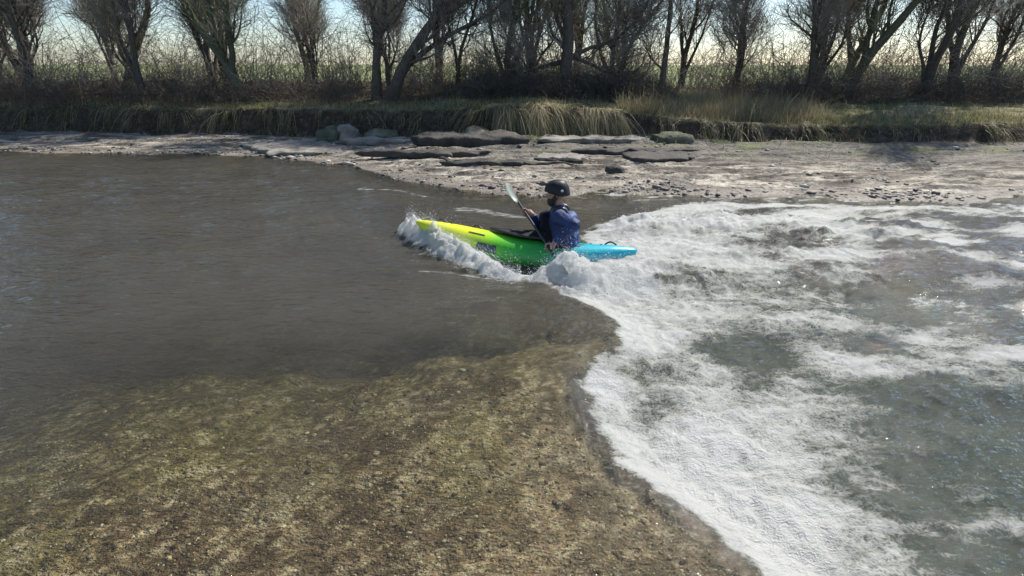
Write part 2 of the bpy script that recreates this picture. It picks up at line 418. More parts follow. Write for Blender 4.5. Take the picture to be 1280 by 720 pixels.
# ripple trains off the bow and along the far shore
hz += .016*np.sin((y-6.1+.25*(x+.8))*17)*np.exp(-((x+.8)**2/.7+(y-6.05)**2/.12))
hz += .02*fbm(x*2.2, y*6.5, 3, 84)*sstep(7.2, 8.2, y)*sstep(15, 10, y)
zw = hz
foam = sstep(-.06, .16, fdw)
wash = fbm(x*.9+.5*bil, y*.9+.3*bil, 5, 85); streak = fbm(x*.8, y*2.6, 5, 86)
thin = .66+.9*wash+.45*streak
core = np.exp(-np.clip(fdw-.05, 0, None)/.55)                       # thick where it breaks off the ledge
dens = np.clip(thin-.06+.6*core+2.6*np.clip(pile, 0, 1), 0, 1.15)
dens -= .26*sstep(2.6, 6.5, x+wash)-.7*streak*sstep(2, 4, x)
hole = bump2(2.15, 4.15, .42, .42, 1.0)+bump2(3.6, 5.2, .8, .6, .8)+bump2(3.2, 3.0, .8, .8, .9)
dens -= .5*hole
foam = foam*np.clip(dens, .06, 1.1)
foam = np.maximum(foam, np.clip(bf*2.4, 0, 1.05))
# ripply white streaks by the bow, the far shore riffle
st = [([gp(512, 318), gp(542, 318), gp(560, 322)], .022, .8), ([gp(506, 321), gp(534, 324)], .014, .7), ([gp(524, 333), gp(566, 335), gp(612, 341), gp(640, 350)], .028, .85), ([gp(450, 236), gp(500, 240), gp(535, 246)], .07, .72), ([gp(575, 262), gp(600, 264), gp(650, 270)], .16, .72)]
for pts, w_, a_ in st:
    d_, _ = polydist(x, y, pts)
    foam = np.maximum(foam, a_*(.8+.7*fbm(x*6, y*14, 3, 90))*np.exp(-(d_/(w_*(1+.9*fbm(x*3, y*6, 3, 87))))**2))
rif = sstep(-1.3, -.25, u)*sstep(.3, .0, u)*sstep(.5, 2.2, x+1.0)*sstep(.0, .25, fbm(x*1.7, y*7, 4, 88)+.0)
foam = np.maximum(foam, rif*.75)
depth = np.clip(zw-gz, 0, None)
murk = 1-np.exp(-2.5*depth)
murk = np.maximum(murk, .9*np.clip(pool, 0, 1))
chopa = np.clip(chop+.5*fin+.35*sstep(-3, -.3, u)+.12*deepk+.55*(1-deepk), 0, 1.2)
V = np.stack([x, y, zw], 1)
Fc = grid_faces(len(xs_w), len(ys_w))
keep = (u[Fc[:, 0]] < .9) & (gz[Fc[:, 0]] < zw[Fc[:, 0]]+.12)
v_, f_, a_ = subset(V, Fc, keep, {'foam': foam, 'murk': murk, 'chop': chopa, 'pool': pool})
tag(link('river', np_mesh('river', v_, f_, a_), water_mat()), kind='structure')

# spray: droplets and flecks over the breaking water
def blobs(C_, r_):
    oc = np.array([(1, 0, 0), (-1, 0, 0), (0, 1, 0), (0, -1, 0), (0, 0, 1), (0, 0, -1)], float)
    fc = np.array([(0, 2, 4), (2, 1, 4), (1, 3, 4), (3, 0, 4), (2, 0, 5), (1, 2, 5), (3, 1, 5), (0, 3, 5)])
    n = len(C_)
    v = C_[:, None]+oc[None]*r_[:, None, None]*RNG.uniform(.7, 1.3, (n, 6, 1))
    return v.reshape(-1, 3), (fc[None]+(np.arange(n)*6)[:, None, None]).reshape(-1, 3)
def surf_at(px, py):
    i = np.clip(np.searchsorted(xs_w, px), 0, len(xs_w)-1); j = np.clip(np.searchsorted(ys_w, py), 0, len(ys_w)-1)
    return zw[j*len(xs_w)+i], foam[j*len(xs_w)+i]
N = 16000
sx = np.concatenate([RNG.normal(.75, .4, N//3), RNG.uniform(.3, 4, N//3), RNG.uniform(-1.45, .1, N-2*(N//3))])
sy = np.concatenate([RNG.normal(5.72, .22, N//3), RNG.uniform(3.0, 8.6, N//3), np.zeros(N-2*(N//3))])
t_ = (sx[2*(N//3):]+1.45)/1.55
bfx = np.array(BOWFOAM[1:]); sy[2*(N//3):] = np.interp(sx[2*(N//3):], bfx[:, 0], bfx[:, 1])+RNG.normal(0, .07, N-2*(N//3))
szz, sf = surf_at(sx, sy)
k_ = sf > .55; sx, sy, szz = sx[k_], sy[k_], szz[k_]
hh = RNG.exponential(.03, len(sx))*(.4+1.4*(sy > 5.2)); 
white = simple('spray_white', (.82, .83, .83), (.7, .72, .72), 20, .35, .1)
v_, f_ = blobs(np.stack([sx, sy, szz+hh], 1), RNG.lognormal(math.log(.0024), .4, len(sx)))
tag(link('spray', np_mesh('spray', v_, f_), white), kind='stuff', label='white droplets thrown up over the foam around the kayak', cat='spray')

# pebbles and grit on the slab
def stones(cx, cy, cz, r_, squash=.55):
    ico = bmesh.new(); bmesh.ops.create_icosphere(ico, subdivisions=1, radius=1)
    iv = np.array([v.co[:] for v in ico.verts]); fi = np.array([[v.index for v in f.verts] for f in ico.faces]); ico.free()
    n = len(cx); a = RNG.uniform(0, 6.28, n)
    sc = np.stack([r_, r_*RNG.uniform(.55, 1, n), r_*squash*RNG.uniform(.6, 1.2, n)], 1)
    w = iv[None]*(1+.16*np.sin(iv[None, :, [1, 2, 0]]*RNG.uniform(2, 5, (n, 1, 3))+RNG.uniform(0, 6, (n, 1, 3))))*sc[:, None]
    c, s = np.cos(a)[:, None], np.sin(a)[:, None]
    vx = w[..., 0]*c-w[..., 1]*s+cx[:, None]; vy = w[..., 0]*s+w[..., 1]*c+cy[:, None]; vz = w[..., 2]+cz[:, None]
    return np.stack([vx, vy, vz], -1).reshape(-1, 3), (fi[None]+(np.arange(n)*len(iv))[:, None, None]).reshape(-1, 3)
def stone_mat(name, stops):
    m, nt, out = newmat(name); b = NB(nt)
    geo = b.n('ShaderNodeNewGeometry')
    p = b.n('ShaderNodeBsdfPrincipled', Roughness=.6)
    c = b.ramp(geo.outputs['Random Per Island'], stops)
    f = b.noise(geo.outputs['Position'], 60, 4)
    b.l(b.mix(.5, c, b.ramp(f, [(.3, (.5, .5, .5)), (.7, (1.3, 1.3, 1.3))]), 'MULTIPLY'), p.inputs['Base Color'])
    b.l(b.bump(f, .5, .004), p.inputs['Normal']); b.l(p.outputs[0], out.inputs[0]); return m
pm = stone_mat('bed_pebbles', [(0, (.10, .07, .045)), (.3, (.22, .165, .11)), (.55, (.40, .33, .23)), (.8, (.62, .56, .44)), (1, (.85, .82, .74))])
n = 42000
px_ = RNG.uniform(-4.0, 1.9, n); py_ = 1.5+3.3*RNG.random(n)**1.1
cl = fbm(px_*1.6, py_*1.6, 3, 91)+.35*sstep(3.6, 2.2, py_)+.1*px_
k_ = (cl > RNG.normal(.12, .2, n)); px_, py_ = px_[k_], py_[k_]
gz_, _, _, sd_, _ = ground_z(px_, py_)
k_ = sd_ < -.03; px_, py_, gz_ = px_[k_], py_[k_], gz_[k_]
r_ = RNG.lognormal(math.log(.0055), .55, len(px_)).clip(.003, .03)
v_, f_ = stones(px_, py_, gz_-r_*.02, r_, .36)
n = 300; qx = RNG.uniform(-3.5, 1.6, n); qy = 1.6+2.9*RNG.random(n)
gq, _, _, sq, _ = ground_z(qx, qy); kq = sq < -.08; qx, qy, gq = qx[kq], qy[kq], gq[kq]
rq = RNG.lognormal(math.log(.022), .45, len(qx)).clip(.012, .05)
v2_, f2_ = stones(qx, qy, gq-rq*.12, rq, .26); v_, f_ = merge([(v_, f_), (v2_, f2_)])
tag(link('gravel', np_mesh('gravel', v_, f_), pm), kind='stuff', label='small brown and pale gravel lying on the shallow stone shelf', cat='gravel')
# cobbles along the far shoreline
n = 5200
px_ = RNG.uniform(-14, 14, n); uu = RNG.normal(.1, .38, n); 
far_ = RNG.random(n) < .35; uu[far_] = RNG.uniform(.2, 5.5, far_.sum())
py_ = lerpx(SHORE, px_)+uu
cl = fbm(px_*.7, py_*1.2, 3, 92)
k_ = cl > RNG.normal(.02, .18, n); px_, py_ = px_[k_], py_[k_]
gz_, _, e_, _, _ = ground_z(px_, py_)
k_ = e_ < -.5; px_, py_, gz_ = px_[k_], py_[k_], gz_[k_]
r_ = RNG.lognormal(math.log(.03), .5, len(px_)).clip(.012, .12)
v_, f_ = stones(px_, py_, gz_+r_*.1, r_, .45)
bm_ = stone_mat('beach_stones', [(0, (.05, .04, .035)), (.45, (.14, .12, .10)), (.8, (.30, .27, .23)), (1, (.45, .42, .37))])
tag(link('shore_gravel', np_mesh('shore_gravel', v_, f_), bm_), kind='stuff', label='loose dark and pale stones strewn along the far shoreline', cat='stones')

def barkmat(name, a, b_):
    m, nt, out = newmat(name); b = NB(nt)
    geo = b.n('ShaderNodeNewGeometry'); tc = b.n('ShaderNodeTexCoord')
    mp = b.n('ShaderNodeMapping'); mp.inputs['Scale'].default_value = (9, 9, 2.2); b.l(tc.outputs['Object'], mp.inputs[0])
    f = b.noise(mp.outputs[0], 3, 6, .7)
    p = b.n('ShaderNodeBsdfPrincipled', Roughness=.9)
    c = b.ramp(f, [(.32, b_), (.66, a)])
    c = b.mix(.6, c, b.ramp(geo.outputs['Random Per Island'], [(0, (.55, .52, .5)), (1, (1.35, 1.3, 1.2))]), 'MULTIPLY')
    b.l(c, p.inputs['Base Color']); b.l(b.bump(f, .9, .02), p.inputs['Normal']); b.l(p.outputs[0], out.inputs[0]); return m
bark = barkmat('dark_bark', (.15, .13, .105), (.05, .042, .035))
barkg = barkmat('ivy_tinted_bark', (.15, .16, .10), (.06, .065, .04))
twigm = barkmat('twigs', (.36, .33, .28), (.19, .17, .145))
twigg = barkmat('budding_twigs', (.36, .37, .24), (.20, .21, .14))

def grow(P, Rr, nch, length, K=6, angle=.7, up=.35, wig=.22, rfac=.5, tmin=.25, r_end=.15, seed=0, tpow=1.0):
    rg = np.random.default_rng(seed); N0, K0, _ = P.shape
    par = np.repeat(np.arange(N0), nch); n = len(par)
    t = (tmin+(1-tmin)*rg.random(n)**tpow)*(K0-1); i = np.minimum(t.astype(int), K0-2); f = (t-i)[:, None]
    start = P[par, i]*(1-f)+P[par, i+1]*f
    tan = P[par, i+1]-P[par, i]; tan /= np.linalg.norm(tan, axis=1, keepdims=True)+1e-9
    r0 = (Rr[par, i]*(1-f[:, 0])+Rr[par, i+1]*f[:, 0])*rfac*rg.uniform(.6, 1.1, n)
    rd = rg.normal(0, 1, (n, 3)); rd -= tan*(rd*tan).sum(1, keepdims=True); rd /= np.linalg.norm(rd, axis=1, keepdims=True)
    an = angle*rg.uniform(.6, 1.4, n)[:, None]
    d = tan*np.cos(an)+rd*np.sin(an)
    L = length*rg.uniform(.55, 1.3, n)*(1-.35*t/(K0-1))
    out = [start]; cur = start; 
    for k in range(K-1):
        d = d+rg.normal(0, wig, (n, 3))+np.array([0, 0, up*.35]); d /= np.linalg.norm(d, axis=1, keepdims=True)
        cur = cur+d*(L/(K-1))[:, None]; out.append(cur)
    Pc = np.stack(out, 1); s = np.linspace(0, 1, K)[None]
    return Pc, r0[:, None]*(1-(1-r_end)*s)
def resample(pts, K):
    pts = np.array(pts, float); L = np.concatenate([[0], np.cumsum(np.linalg.norm(np.diff(pts, axis=0), axis=1))])
    t = np.linspace(0, L[-1], K); return np.stack([np.interp(t, L, pts[:, k]) for k in range(3)], 1)

# ------------------------------------------------------------------ rock ledges on the far shore
def gz1(a, b): return float(ground_z(np.array([a]), np.array([b]))[0][0])
rockm = simple('ledge_rock', (.34, .31, .26), (.13, .115, .095), 2.5, .85, .9, .03)
darkrock = simple('dark_ledge_rock', (.085, .075, .062), (.03, .027, .022), 3, .85, .9, .03)
def rock_slab(name, outline, z0, thick, mat, label, seed, tilt=(0, 0)):
    """layered flat rock: outline in ground coordinates, uneven rounded edge, undercut front"""
    pts = np.array(outline, float); c = pts.mean(0)
    n = 90; seg = []
    cl = np.vstack([pts, pts[:1]]); L = np.concatenate([[0], np.cumsum(np.linalg.norm(np.diff(cl, axis=0), axis=1))])
    tt = np.linspace(0, L[-1], n, endpoint=False)
    ring = np.stack([np.interp(tt, L, cl[:, 0]), np.interp(tt, L, cl[:, 1])], 1)
    d = ring-c; ln = np.linalg.norm(d, axis=1, keepdims=True)
    ring = ring+d/ln*(.38*fbm(ring[:, :1]*2.0, ring[:, 1:]*2.0, 4, seed)+.05*fbm(ring[:, :1]*9, ring[:, 1:]*9, 3, seed+1))
    prof = [(.0, 1.0), (.35, 1.0), (.7, 1.0), (.93, .98), (1.0, .86), (1.015, .62), (.97, .42), (.985, .28), (.90, .0)]
    rows = []
    for s_, h_ in prof:
        rr = c+(ring-c)*s_
        zz = z0+thick*h_+(.35*thick+.05)*fbm(rr[:, 0]*1.9, rr[:, 1]*3, 4, seed+2)*(h_ > .3)+tilt[0]*(rr[:, 0]-c[0])+tilt[1]*(rr[:, 1]-c[1])
        rows.append(np.stack([rr[:, 0], rr[:, 1], zz], 1))
    V_ = np.concatenate(rows); F_ = []; V_[:, 2] += gz1(*c)-z0-thick*.35
    for k in range(len(prof)-1):
        for i in range(n):
            j = (i+1) % n; F_.append((k*n+i, (k+1)*n+i, (k+1)*n+j, k*n+j))
    o = link(name, np_mesh(name, V_, F_), mat)
    tag(o, label, 'rock ledge'); return o
def gpz(px, py, Yz=.12): return gp(px, py, Yz)
rock_slab('rock_ledge', [(-2.6, 15.3), (-2.1, 15.0), (-1.05, 15.06), (0.09999999999999998, 15.0), (0.5, 15.4), (0.0, 16.2), (-1.35, 16.15), (-2.3000000000000003, 16.2)], .06, .27, darkrock, 'long dark flat ledge with black undercut on the pale shore below the bank', 101, (0, .03))
rock_slab('rock_ledge', [(0.7, 15.600000000000001), (1.2, 15.3), (2.15, 15.360000000000001), (3.2, 15.3), (3.6, 15.700000000000001), (3.1, 16.2), (1.8499999999999999, 16.15), (1.0, 16.2)], .16, .11, rockm, 'low pale grey ledge at the foot of the straw-topped bank', 111)
rock_slab('rock_ledge', [(-4.9, 16.2), (-4.4, 15.9), (-3.75, 15.96), (-3.0, 15.9), (-2.6, 16.3), (-3.1, 16.8), (-4.05, 16.75), (-4.6000000000000005, 16.8)], .14, .13, rockm, 'mossy broken ledge below the two leaning trunks', 121)
rock_slab('rock_ledge', [gp(672, 204, .1), gp(735, 206, .1), gp(722, 199, .1), gp(680, 198, .1)], .10, .07, rockm, 'thin cracked ledge in the middle of the pale shore', 131)
rock_slab('rock_ledge', [gp(770, 196, .1), gp(800, 206, .1), gp(870, 204, .1), gp(840, 190, .1)], .08, .12, darkrock, 'small dark ledge at the right of the pale shore', 141)
rock_slab('rock_ledge', [gp(300, 180, .1), gp(340, 192, .1), gp(430, 190, .1), gp(410, 176, .1)], .08, .12, rockm, 'flat ledge at the waterside, far left of the shore', 151)

def boulder(px, py, size, mat, label, seed):
    bx = gp(px, py, .35)[0]; by = min(gp(px, py, .35)[1], float(lerpx(BANK, bx))-.75); g = gz1(bx, by)
    bm_o = bmesh.new(); bmesh.ops.create_icosphere(bm_o, subdivisions=4, radius=1)
    V_ = np.array([v.co[:] for v in bm_o.verts])
    d = 1+.14*fbm(V_[:, 0]*2.7-V_[:, 1], V_[:, 2]*2.7+V_[:, 1], 4, seed+5, ridge=True)+.38*fbm(V_[:, 0]*1.3+V_[:, 2], V_[:, 1]*1.3-V_[:, 2]*.7, 4, seed)+.05*fbm(V_[:, 0]*6+V_[:, 2]*3, V_[:, 1]*6, 3, seed+2)
    V_ = V_*d[:, None]*np.array(size)
    for v, c_ in zip(bm_o.verts, V_): v.co = c_
    me = bpy.data.meshes.new('boulder'); bm_o.to_mesh(me); bm_o.free()
    o = link('boulder', me, mat); o.location = (bx, by, g+size[2]*.15); o.rotation_euler = (0, 0, seed)
    tag(o, label, 'boulder')
mossr = simple('mossy_rock', (.20, .19, .14), (.055, .065, .03), 3, .9, .9, .03, spec=.2)
pass
rock_slab('rock_ledge', [(-3.9, 13.95), (-2.6, 13.7), (-1.4, 13.6), (-.5, 13.85), (-1.2, 14.1), (-2.6, 14.2)], .05, .15, darkrock, 'long thin dark ledge crossing the shore between the forked trunk and the water', 161)
rock_slab('rock_ledge', [(1.0, 13.95), (2.4, 13.75), (3.9, 13.8), (4.7, 14.0), (3.6, 14.25), (1.8, 14.2)], .05, .14, darkrock, 'long thin dark ledge on the shore right behind the paddler', 171)
rock_slab('rock_ledge', [(-1.6, 12.35), (-.6, 12.2), (.5, 12.3), (1.1, 12.5), (.2, 12.62), (-.9, 12.6)], .05, .11, darkrock, 'small thin dark ledge on the shore above the raised paddle blade', 181)
boulder(452, 152, (.55, .35, .30), mossr, 'mossy boulder at the foot of the bank below the forked trunk', 1)
boulder(478, 148, (.42, .30, .34), rockm, 'pale wedge-shaped boulder below the gap between the two leaning trunks', 2)
boulder(505, 152, (.50, .32, .24), mossr, 'low mossy boulder right of the pale wedge-shaped boulder', 3)
boulder(604, 153, (.75, .35, .20), mossr, 'flat wide boulder against the bank left of the hanging straw grass', 5)
boulder(800, 156, (.50, .30, .18), mossr, 'small mossy boulder at the foot of the bank right of the hanging straw grass', 6)
boulder(770, 199, (.26, .20, .15), darkrock, 'dark round boulder alone in the middle of the pale shore', 8)
def driftwood(pxs, r0, label, seed):
    pts = np.array([(*gp(a_, b_, .2), 0) for a_, b_ in pxs]); base = pts[0].copy()
    pts = resample(pts, 16); pts[:, 2] = ground_z(pts[:, 0], pts[:, 1])[0]+r0*.7+.04*fbm(np.linspace(0, 3, 16), np.full(16, seed*1.3), 3, seed)
    base[2] = pts[0, 2]; s_ = np.linspace(0, 1, 16)
    B_, RB_ = grow(pts[None]-base, (r0*(1-.7*s_))[None], 5, .5, 5, .8, .25, .3, .5, .1, seed=seed)
    v, f = merge([tubes(pts[None]-base, (r0*(1-.7*s_))[None], 7), tubes(B_, RB_, 4)])
    o = link('driftwood', np_mesh('driftwood', v, f), bark); o.location = base; tag(o, label, 'driftwood')
driftwood([(668, 197), (690, 199), (724, 205)], .035, 'thin dark driftwood branch lying across the middle of the pale shore', 3)
driftwood([(676, 160), (705, 163), (742, 170)], .07, 'thick dark driftwood limb at the foot of the hanging straw grass', 5)
driftwood([(540, 192), (575, 200), (628, 204)], .04, 'crooked dark driftwood branch on the shore below the long dark ledge', 7)

# ------------------------------------------------------------------ grass
def grassmat(name, stops):
    m, nt, out = newmat(name); b = NB(nt); geo = b.n('ShaderNodeNewGeometry')
    p = b.n('ShaderNodeBsdfPrincipled', Roughness=.7)
    r = b.ramp(geo.outputs['Random Per Island'], stops); b.l(r, p.inputs['Base Color'])
    tl = b.n('ShaderNodeBsdfTranslucent'); b.l(r, tl.inputs[0])
    mx = b.n('ShaderNodeMixShader'); mx.inputs[0].default_value = .35; b.l(p.outputs[0], mx.inputs[1]); b.l(tl.outputs[0], mx.inputs[2])
    b.l(mx.outputs[0], out.inputs[0]); return m
straw = grassmat('straw_grass', [(0, (.16, .13, .07)), (.5, (.34, .28, .16)), (.85, (.46, .40, .25)), (1, (.20, .22, .08))])
green = grassmat('green_grass', [(0, (.07, .08, .03)), (.35, (.14, .15, .06)), (.6, (.26, .22, .12)), (.85, (.38, .32, .19)), (1, (.48, .42, .28))])
# over the lip of the bank, hanging to the river
def hang(n, xr, dens_seed, length, width, mat, name, label, thr=-.1):
    gx = RNG.uniform(*xr, n); bk = lerpx(BANK, gx)+.35*fbm(gx*.5, gx*0+2, 3, 9)
    gy = bk+RNG.normal(.05, .14, n)
    cl = fbm(gx*1.1, gx*0+1.7, 3, dens_seed)
    k = cl > RNG.normal(thr, .15, n); gx, gy = gx[k], gy[k]; n = len(gx)
    g = ground_z(gx, gy)[0]; K = 5; L = RNG.lognormal(math.log(length), .3, n)
    clump = np.floor(gx*3); lean = RNG.normal(0, .25, n)+.6*np.sin(clump*12.9)
    s = np.linspace(0, 1, K)[None]
    cq = fbm(gx*2.6, gx*0+5.5, 3, dens_seed+1); L = L*(1+1.1*cq)*np.where(RNG.random(n) < .15, 1.5, 1); lean = lean+1.6*pnoise(gx*3.7, gx*0+.5, dens_seed)
    up = .16*L[:, None]*np.sin(s*math.pi*.75)*RNG.uniform(.2, 1.5, (n, 1))
    P = np.stack([gx[:, None]+lean[:, None]*L[:, None]*s*.6, gy[:, None]-L[:, None]*(.75*s)*RNG.uniform(.4, 1.5, (n, 1)), g[:, None]-.04+up-L[:, None]*.85*s**2.2], -1)
    Wd = width*(1-s*.85)*RNG.uniform(.6, 1.2, (n, 1))
    v, f = ribbons(P, Wd); tag(link(name, np_mesh(name, v, f), mat), label, 'grass', kind='stuff')
hang(14000, (-.5, 3.0), 201, .55, .009, straw, 'overhanging_grass', 'pale dead grass hanging over the lip of the cut bank', -.35)
hang(11000, (-20, 20), 205, .42, .009, green, 'bank_grass', 'green and straw grass along the edge of the far bank', .12)
def upright(n, xr, yf, length, width, mat, name, label, seed, thr=0):
    gx = RNG.uniform(*xr, n); gy = yf(gx, n)
    cl = fbm(gx*.8, gy*.8, 3, seed); k = cl > RNG.normal(thr, .2, n); gx, gy = gx[k], gy[k]; n = len(gx)
    g, _, _, sd, _ = ground_z(gx, gy); L = RNG.lognormal(math.log(length), .4, n); K = 4
    s = np.linspace(0, 1, K)[None]; a = RNG.uniform(0, 6.28, n); b_ = RNG.uniform(.1, .8, n)
    P = np.stack([gx[:, None]+(np.cos(a)*b_*L)[:, None]*s**1.6, gy[:, None]+(np.sin(a)*b_*L)[:, None]*s**1.6, g[:, None]-.01+L[:, None]*s*(1-.3*b_[:, None]*s)], -1)
    v, f = ribbons(P, width*(1-.85*s)*RNG.uniform(.6, 1.3, (n, 1)))
    tag(link(name, np_mesh(name, v, f), mat), label, 'grass', kind='stuff')
upright(34000, (-20, 20), lambda gx, n: lerpx(BANK, gx)+RNG.exponential(1.4, n)+.1, .13, .008, green, 'meadow_grass', 'short green and yellow grass on top of the far bank', 211, -.15)
upright(16000, (3.2, 9), lambda gx, n: lerpx(BANK, gx)+RNG.uniform(.4, 5, n), .28, .008, straw, 'dry_grass', 'sunlit dry grass on the slope right of the thicket', 215, -.3)
upright(2600, (-9, 9), lambda gx, n: lerpx(BANK, gx)-RNG.exponential(.5, n)-.25, .12, .009, green, 'shore_weeds', 'low green weeds growing on the ledges under the bank', 219, .12)

# ------------------------------------------------------------------ trees
def make_tree(name, stems, label, seed, loc, group=None, bm=bark, tm=twigm, nb=(9, 9, 7), lens=(1.9, 1.0, .5), up=.5, tmin=.18, cat='tree', parts=None):
    """stems: list of (points rel. to loc, base radius). Returns the root Empty."""
    root = empty(name, loc); tag(root, label, cat, group)
    K = 14; tr = []; P = []; Rr = []
    rg = np.random.default_rng(seed)
    for pts, r0 in stems:
        p = resample(pts, K); w = np.stack([fbm(np.linspace(0, 3, K), np.full(K, seed+i*7.7+len(P)), 3, seed % 90)*.14 for i in range(3)], 1); w[0] = 0; w[:, 2] *= .3
        p = p+w; s = np.linspace(0, 1, K); P.append(p); Rr.append(r0*(1-.8*s)*(1+.45*np.exp(-s*14)))
    P = np.array(P); Rr = np.array(Rr)
    P[:, 0, 2] -= .12
    B1, R1 = grow(P, Rr, nb[0], lens[0], 8, .75, up, .2, .55, tmin, seed=seed+1)
    B2, R2 = grow(B1, R1, nb[1], lens[1], 6, .7, up*.8, .24, .5, .15, seed=seed+2)
    B3, R3 = grow(B2, R2, nb[2]+(2 if 'forked' in label or 'leaning' in label or 'bushy' in label or 'stout' in label or 'greenish' in label else 0), lens[2]*1.3, 4, .65, up*.6, .26, .55, .1, seed=seed+3)
    R2 = np.maximum(R2*1.2, .0065); R3 = np.maximum(R3*1.0, .0042)
    v, f = merge([tubes(P, Rr, 9), tubes(B1[:len(B1)], R1, 5)])
    link('trunk', np_mesh('trunk', v, f), bm, root)
    v, f = merge([tubes(B2, R2, 3), tubes(B3, R3, 3)])
    link('crown', np_mesh('crown', v, f), tm, root)
    return root
YT = 21.
def rel(pxs, Yt):
    pts = np.array([at(a, b, Yt) for a, b in pxs]); base = pts[0].copy(); base[2] = gz1(base[0], base[1]); pts[0] = base
    return pts-base, base
def ext(p, L, bend=(0, 0, .25)):
    """continue a stem beyond the frame"""
    d = p[-1]-p[-2]; d = d/np.linalg.norm(d); out = [*p]; c = p[-1]
    for k in range(3):
        d = d+np.array(bend); d /= np.linalg.norm(d); c = c+d*L/3; out.append(c)
    return np.array(out)
def feature(name_label, pxstems, Yt, seed, **kw):
    stems = []; _, base = rel(pxstems[0][0], Yt)
    for i, (pxs, r0, L) in enumerate(pxstems):
        pts = np.array([at(a, b, Yt+.12*i) for a, b in pxs])-base
        if i == 0 or kw.get('allbase', True): pts[0, 2] = min(pts[0, 2], 0) if i == 0 else pts[0, 2]
        if i == 0: pts[0] = 0
        stems.append((ext(pts, L), r0))
    kw.pop('allbase', None)
    return make_tree('bare_tree', stems, name_label, seed, tuple(base), **kw)
G = 'bare trees along the top of the far bank'
feature('upright forked bare tree, dark trunk splitting at head height beside the green field gap', [([(470, 114), (470, 90), (472, 55), (476, 38), (484, 0)], .16, 3.5), ([(472, 55), (468, 30), (462, 0)], .09, 3), ([(488, 104), (484, 85), (477, 60), (474, 44)], .10, .6)], 20.5, 301, group=G, nb=(14, 11, 7))
feature('thick bare tree leaning steeply to the right beside the forked trunk', [([(486, 114), (500, 92), (514, 68), (530, 42), (545, 22), (565, 4)], .20, 3.0), ([(500, 92), (520, 72), (548, 52), (580, 34), (610, 20)], .10, 2), ([(508, 80), (528, 55), (540, 30), (550, 5)], .08, 3)], 20.2, 311, group=G, nb=(14, 11, 7))
feature('slim pair of bare stems between the leaning tree and the ivy-green trunk', [([(572, 104), (574, 70), (582, 40), (596, 0)], .07, 3.2), ([(574, 92), (566, 60), (560, 30), (566, 0)], .055, 3)], 21.5, 321, group=G, nb=(16, 12, 8))
feature('greenish bare tree with several close upright stems left of the centre trunk', [([(636, 100), (634, 60), (640, 30), (646, 0)], .12, 3.5), ([(640, 100), (650, 60), (662, 30), (668, 0)], .09, 3.2), ([(630, 96), (618, 60), (612, 30), (610, 0)], .07, 3)], 21.2, 331, group=G, bm=barkg, tm=twigg, nb=(14, 11, 7))
feature('stout bare tree with low drooping side limbs above the darkest thicket', [([(708, 106), (709, 70), (712, 35), (710, 0)], .22, 4), ([(708, 76), (690, 80), (664, 88), (640, 98)], .09, .3), ([(712, 66), (728, 76), (752, 88), (775, 94)], .08, .3), ([(710, 72), (732, 62), (760, 54), (780, 40)], .08, 1.5), ([(709, 60), (700, 30), (690, 0)], .09, 3)], 20.8, 341, group=G, nb=(14, 11, 7))
feature('dense bushy bare tree with arching branches right of the stout trunk', [([(768, 104), (764, 70), (770, 35), (776, 0)], .10, 3), ([(770, 102), (782, 65), (800, 35), (822, 8)], .08, 2.5), ([(766, 100), (750, 65), (744, 30), (748, 0)], .07, 3)], 21.6, 351, group=G, tm=twigg, nb=(17, 12, 8))
feature('thin straight bare tree standing alone beside the dry grass slope', [([(831, 106), (831, 80), (834, 45), (838, 0)], .11, 3.5), ([(831, 94), (824, 82), (814, 72)], .04, .6)], 20.5, 361, group=G, nb=(9, 8, 6))

# rest of the row: three kinds, copied with their parts
protos = []
for i, (seed, st_) in enumerate([
    (401, [([(0, 0, 0), (.1, .1, 1.6), (-.1, .2, 3.4), (.3, 0, 6.4)], .15), ([(.1, 0, 1.2), (.7, .2, 2.8), (1.3, .2, 5.2)], .09), ([(0, 0, .8), (-.6, -.1, 2.3), (-1.2, 0, 5)], .08)]),
    (411, [([(0, 0, 0), (.5, 0, 1.4), (1.3, .1, 3), (1.8, .2, 5.8)], .17), ([(.3, 0, .8), (.1, .2, 2.6), (-.3, .2, 5.6)], .10)]),
    (421, [([(0, 0, 0), (-.2, 0, 2), (0, .1, 4), (-.3, 0, 7)], .11), ([(0, 0, .4), (.35, .1, 2.4), (.5, .1, 5.6)], .08), ([(0, 0, .3), (-.5, .1, 2), (-.9, 0, 4.6)], .07), ([(0, 0, .3), (.8, .1, 1.4), (1.6, 0, 3.2)], .06)])]):
    protos.append(make_tree('bare_tree', st_, 'bare tree', seed, (0, 0, 0), group=G, nb=(14, 11, 8), lens=(1.9, 1.1, .55), tm=[twigm, twigg, twigm][i], bm=[bark, barkg, bark][i]))
